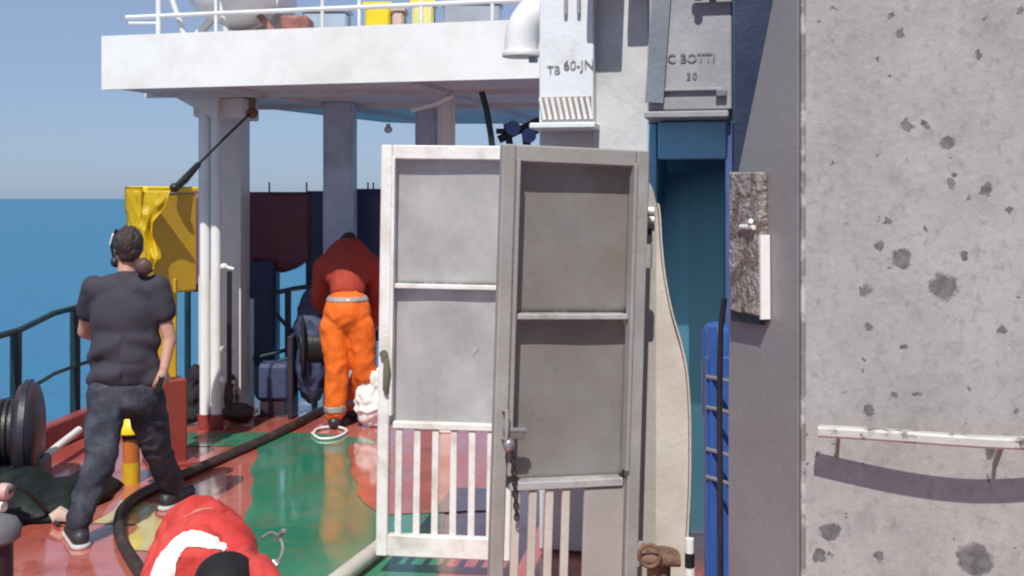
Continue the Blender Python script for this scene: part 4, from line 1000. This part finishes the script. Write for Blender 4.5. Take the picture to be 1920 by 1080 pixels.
# white sack beside him
sq = G(698, 800)
sk = fuse('sack', [('e', (sq.x, sq.y, .20), (.15, .13, .20)), ('e', (sq.x + .01, sq.y, .38), (.12, .11, .14)), ('c', (sq.x, sq.y, .45), (sq.x - .02, sq.y, .52), .07, .05)], .012, 3, folds(.03, 9, 9), 4)
for v in sk.vertices: v.co.z = max(v.co.z, .012)
tag(link(sk, 'white_sack', M('white_plastic', (.80, .79, .78), .5, var=.08, bump=.3, bscale=18), None, 'all'), 'crumpled white sack on the deck between the orange worker and the gate', 'sack')

# --- worker in red jacket crouching, head towards us
def W_(px, py, dd): return P(px, py, dd)
m_red = M('red_jacket', (.52, .04, .035), .7, var=.2, scale=8, dirt=(.60, .09, .07), damt=.4, dscale=5, dsharp=.2, bump=.2, bscale=70, spec=.3)
hd = P(424, 1098, 4.42); nb = P(404, 1052, 4.62)
ls, rs = P(326, 1030, 4.70), P(442, 1036, 4.68)
le, re = Vector((P(296, 0, 4.55).x, 4.50, .22)), P(498, 1092, 4.42)
lw_, rw = Vector((le.x + .13, 4.36, .10)), P(520, 1160, 4.25)
pel = Vector((P(378, 0, 5.05).x, 5.05, .36)); kl, kr = Vector((pel.x - .14, 4.72, .09)), Vector((pel.x + .16, 4.74, .09)); fl_, fr_ = Vector((pel.x - .12, 5.18, .07)), Vector((pel.x + .12, 5.2, .07))
pers = thing('person', 'crouching worker in red jacket with white stripe and dark cap over the hose', 'person', (pel.x, 4.9, 0))
bp_ = [('e', hd, (.08, .10, .105), (R(60), 0, 0)), ('e', hd + Vector((0, -.03, -.06)), (.06, .06, .07)), ('c', nb, hd, .058, .055), ('e', hd + Vector((.0, -.11, -.05)), (.014, .02, .016)), ('e', hd + Vector((-.08, -.02, -.03)), (.014, .025, .025)), ('e', hd + Vector((.08, -.02, -.03)), (.014, .025, .025)),
    ('e', P(392, 1030, 4.78), (.19, .2, .13)), ('c', P(388, 1020, 4.85), pel, .14, .14), ('c', ls, le, .055, .042), ('c', le, lw_, .042, .03), ('c', rs, re, .055, .042), ('c', re, rw, .042, .03),
    ('c', pel + Vector((-.09, 0, 0)), kl, .09, .065), ('c', kl, fl_, .06, .045), ('c', pel + Vector((.09, 0, 0)), kr, .09, .065), ('c', kr, fr_, .06, .045), ('c', fl_, fl_ + Vector((0, .1, -.02)), .045, .04), ('c', fr_, fr_ + Vector((0, .1, -.02)), .045, .04)]
body = fuse('body', bp_ + hand(lw_, (.5, -.5, -.5), (0, 0, 1)) + hand(rw, (-.3, -.6, -.5), (0, 0, 1)), .0085, 4)
for v in body.vertices: v.co.z = max(v.co.z, .012)
bo = link(body, 'body', m_skin, pers, 'all')
def redfold(p, seed): return folds(.018, 4.5, 5)(p, 6) - .016 * max(0, 1 - abs(noise.noise(Vector((p.x * 7 - p.y * 5, p.y * 3 + p.z * 2, 2)))) * 7) + .006 * math.sin((p.x - p.y * .8) * 60 + 4 * noise.noise(p * 6)) * max(0, noise.noise(p * 3.1))
jk = fuse('jacket', [('e', P(388, 1040, 4.76), (.215, .21, .19)), ('e', P(382, 1030, 4.95), (.205, .21, .18)), ('c', P(384, 1035, 4.98), pel, .18, .18), ('c', P(336, 1034, 4.70), P(434, 1040, 4.68), .095, .095),
     ('c', ls, le, .10, .085), ('c', le, lw_, .085, .06), ('c', rs, re, .085, .07), ('c', re, rw, .068, .052), ('c', nb + Vector((0, .05, 0)), nb, .10, .085)], .0105, 4, redfold, 6)
jo = link(jk, 'jacket', m_red, bo, 'all')
# white stripe: garment faces along a curve over the shoulder
off = jo.location + bo.location + pers.location
bvh = BVHTree.FromPolygons([v.co + off for v in jk.vertices], [p.vertices[:] for p in jk.polygons])
line = []
for (px, py) in ((300, 1098), (308, 1070), (318, 1045), (334, 1022), (352, 1012), (376, 1012), (398, 1018), (418, 1026)):
    d = (P(px, py, 1) - cam.location).normalized(); h = bvh.ray_cast(cam.location, d)
    if h[0] is not None: line.append(h[0])
line = smoothpath(line, 6) if len(line) > 2 else line
bm = bmesh.new(); bm.from_mesh(jk); bm.normal_update()
kill = []
for f in bm.faces:
    c = f.calc_center_median() + off; dm = 9; wi = 0
    for i, q in enumerate(line):
        e = (c - q).length
        if e < dm: dm = e; wi = i / max(1, len(line) - 1)
    if dm > .055 - .028 * wi: kill.append(f)
bmesh.ops.delete(bm, geom=kill, context='FACES')
for _ in range(5): bmesh.ops.smooth_vert(bm, verts=[v for v in bm.verts if v.is_boundary], factor=.5, use_axis_x=True, use_axis_y=True, use_axis_z=True)
bm.normal_update()
bmesh.ops.dissolve_degenerate(bm, dist=.0005, edges=bm.edges[:]); bm.normal_update()
up_ = {v: v.co + v.normal * .007 for v in bm.verts}
rimv = {v: v.co - v.normal * .004 for v in bm.verts if v.is_boundary}
for v, q in up_.items(): v.co = q
ext = {v: bm.verts.new(q) for v, q in rimv.items()}
for e in [e for e in bm.edges if e.is_boundary]:
    a_, c_ = e.verts; bm.faces.new((a_, c_, ext[c_], ext[a_]))
m2 = bpy.data.meshes.new('white_stripe'); bm.to_mesh(m2); bm.free(); m2.materials.clear(); m2.materials.append(M('white_fabric', (.78, .76, .74), .75))
so = bpy.data.objects.new('white_stripe', m2); C.objects.link(so); so.parent = jo
for p in m2.polygons: p.use_smooth = True
hm = fuse('cap', [('e', hd + Vector((-.005, .012, .022)), (.125, .135, .10), (R(12), R(8), 0)), ('c', hd + Vector((-.06, -.13, -.035)), hd + Vector((.07, -.13, -.035)), .03, .03)], .007, 2)
link(hm, 'cap', M('black_cap', (.014, .013, .015), .7, var=.3, spec=.25), bo, 'all')
tr = fuse('trousers', [('e', pel, (.17, .16, .15)), ('c', pel + Vector((-.09, 0, 0)), kl, .12, .095), ('c', kl, fl_, .085, .07), ('c', pel + Vector((.09, 0, 0)), kr, .12, .095), ('c', kr, fr_, .085, .07)], .013, 3, folds(.015, 8, 8), 2)
for v in tr.vertices: v.co.z = max(v.co.z, .008)
link(tr, 'trousers', m_red, bo, 'all')
# black thing: coiled line with brass ends beside him
cp = [G(482, 940, .30), P(505, 1000, 4.9), P(518, 1002, 4.85), P(530, 1020, 4.8), P(527, 1042, 4.75), P(512, 1062, 4.7), P(500, 1085, 4.65)]
b = B().tube(smoothpath([P(492, 1008, 4.9), P(508, 999, 4.9), P(522, 1006, 4.88), P(530, 1025, 4.85), P(526, 1045, 4.8), P(515, 1060, 4.75), P(505, 1085, 4.7), G(500, 1130, .02)], 6), .0075, 8)
b.cyl(P(522, 1006, 4.88), P(533, 995, 4.86), .012).ball(P(533, 996, 4.86), .014, 1).cyl(P(512, 1052, 4.75), P(520, 1062, 4.74), .02)
tag(out(b, 'wire_fitting', m_greymetal, smooth=True), 'thin grey bent wire with small metal ends beside the crouching worker sleeve', 'wire')

# ------------------------------------------------------------------ thin smoke hanging in the recess
b = B(); b.ball((1.02, 5.78, 1.25), (.42, .62, 1.35), 4)
for v in b.bm.verts: v.co += (v.co - Vector((1.02, 5.78, 1.25))).normalized() * .10 * noise.noise(v.co * 1.8)
for v in b.bm.verts: v.co.z = max(v.co.z, .02)
m = bpy.data.materials.new('thin_smoke'); m.use_nodes = True; t_ = m.node_tree; t_.nodes.remove(t_.nodes['Principled BSDF'])
pv = t_.nodes.new('ShaderNodeVolumePrincipled'); pv.inputs['Color'].default_value = (.28, .70, 1.0, 1); pv.inputs['Density'].default_value = .75
t_.links.new(pv.outputs[0], t_.nodes['Material Output'].inputs['Volume'])
o = out(b, 'smoke', m, None, 'all'); o['kind'] = 'stuff'; tag(o, 'thin bluish smoke hanging in the blue recess', 'smoke')
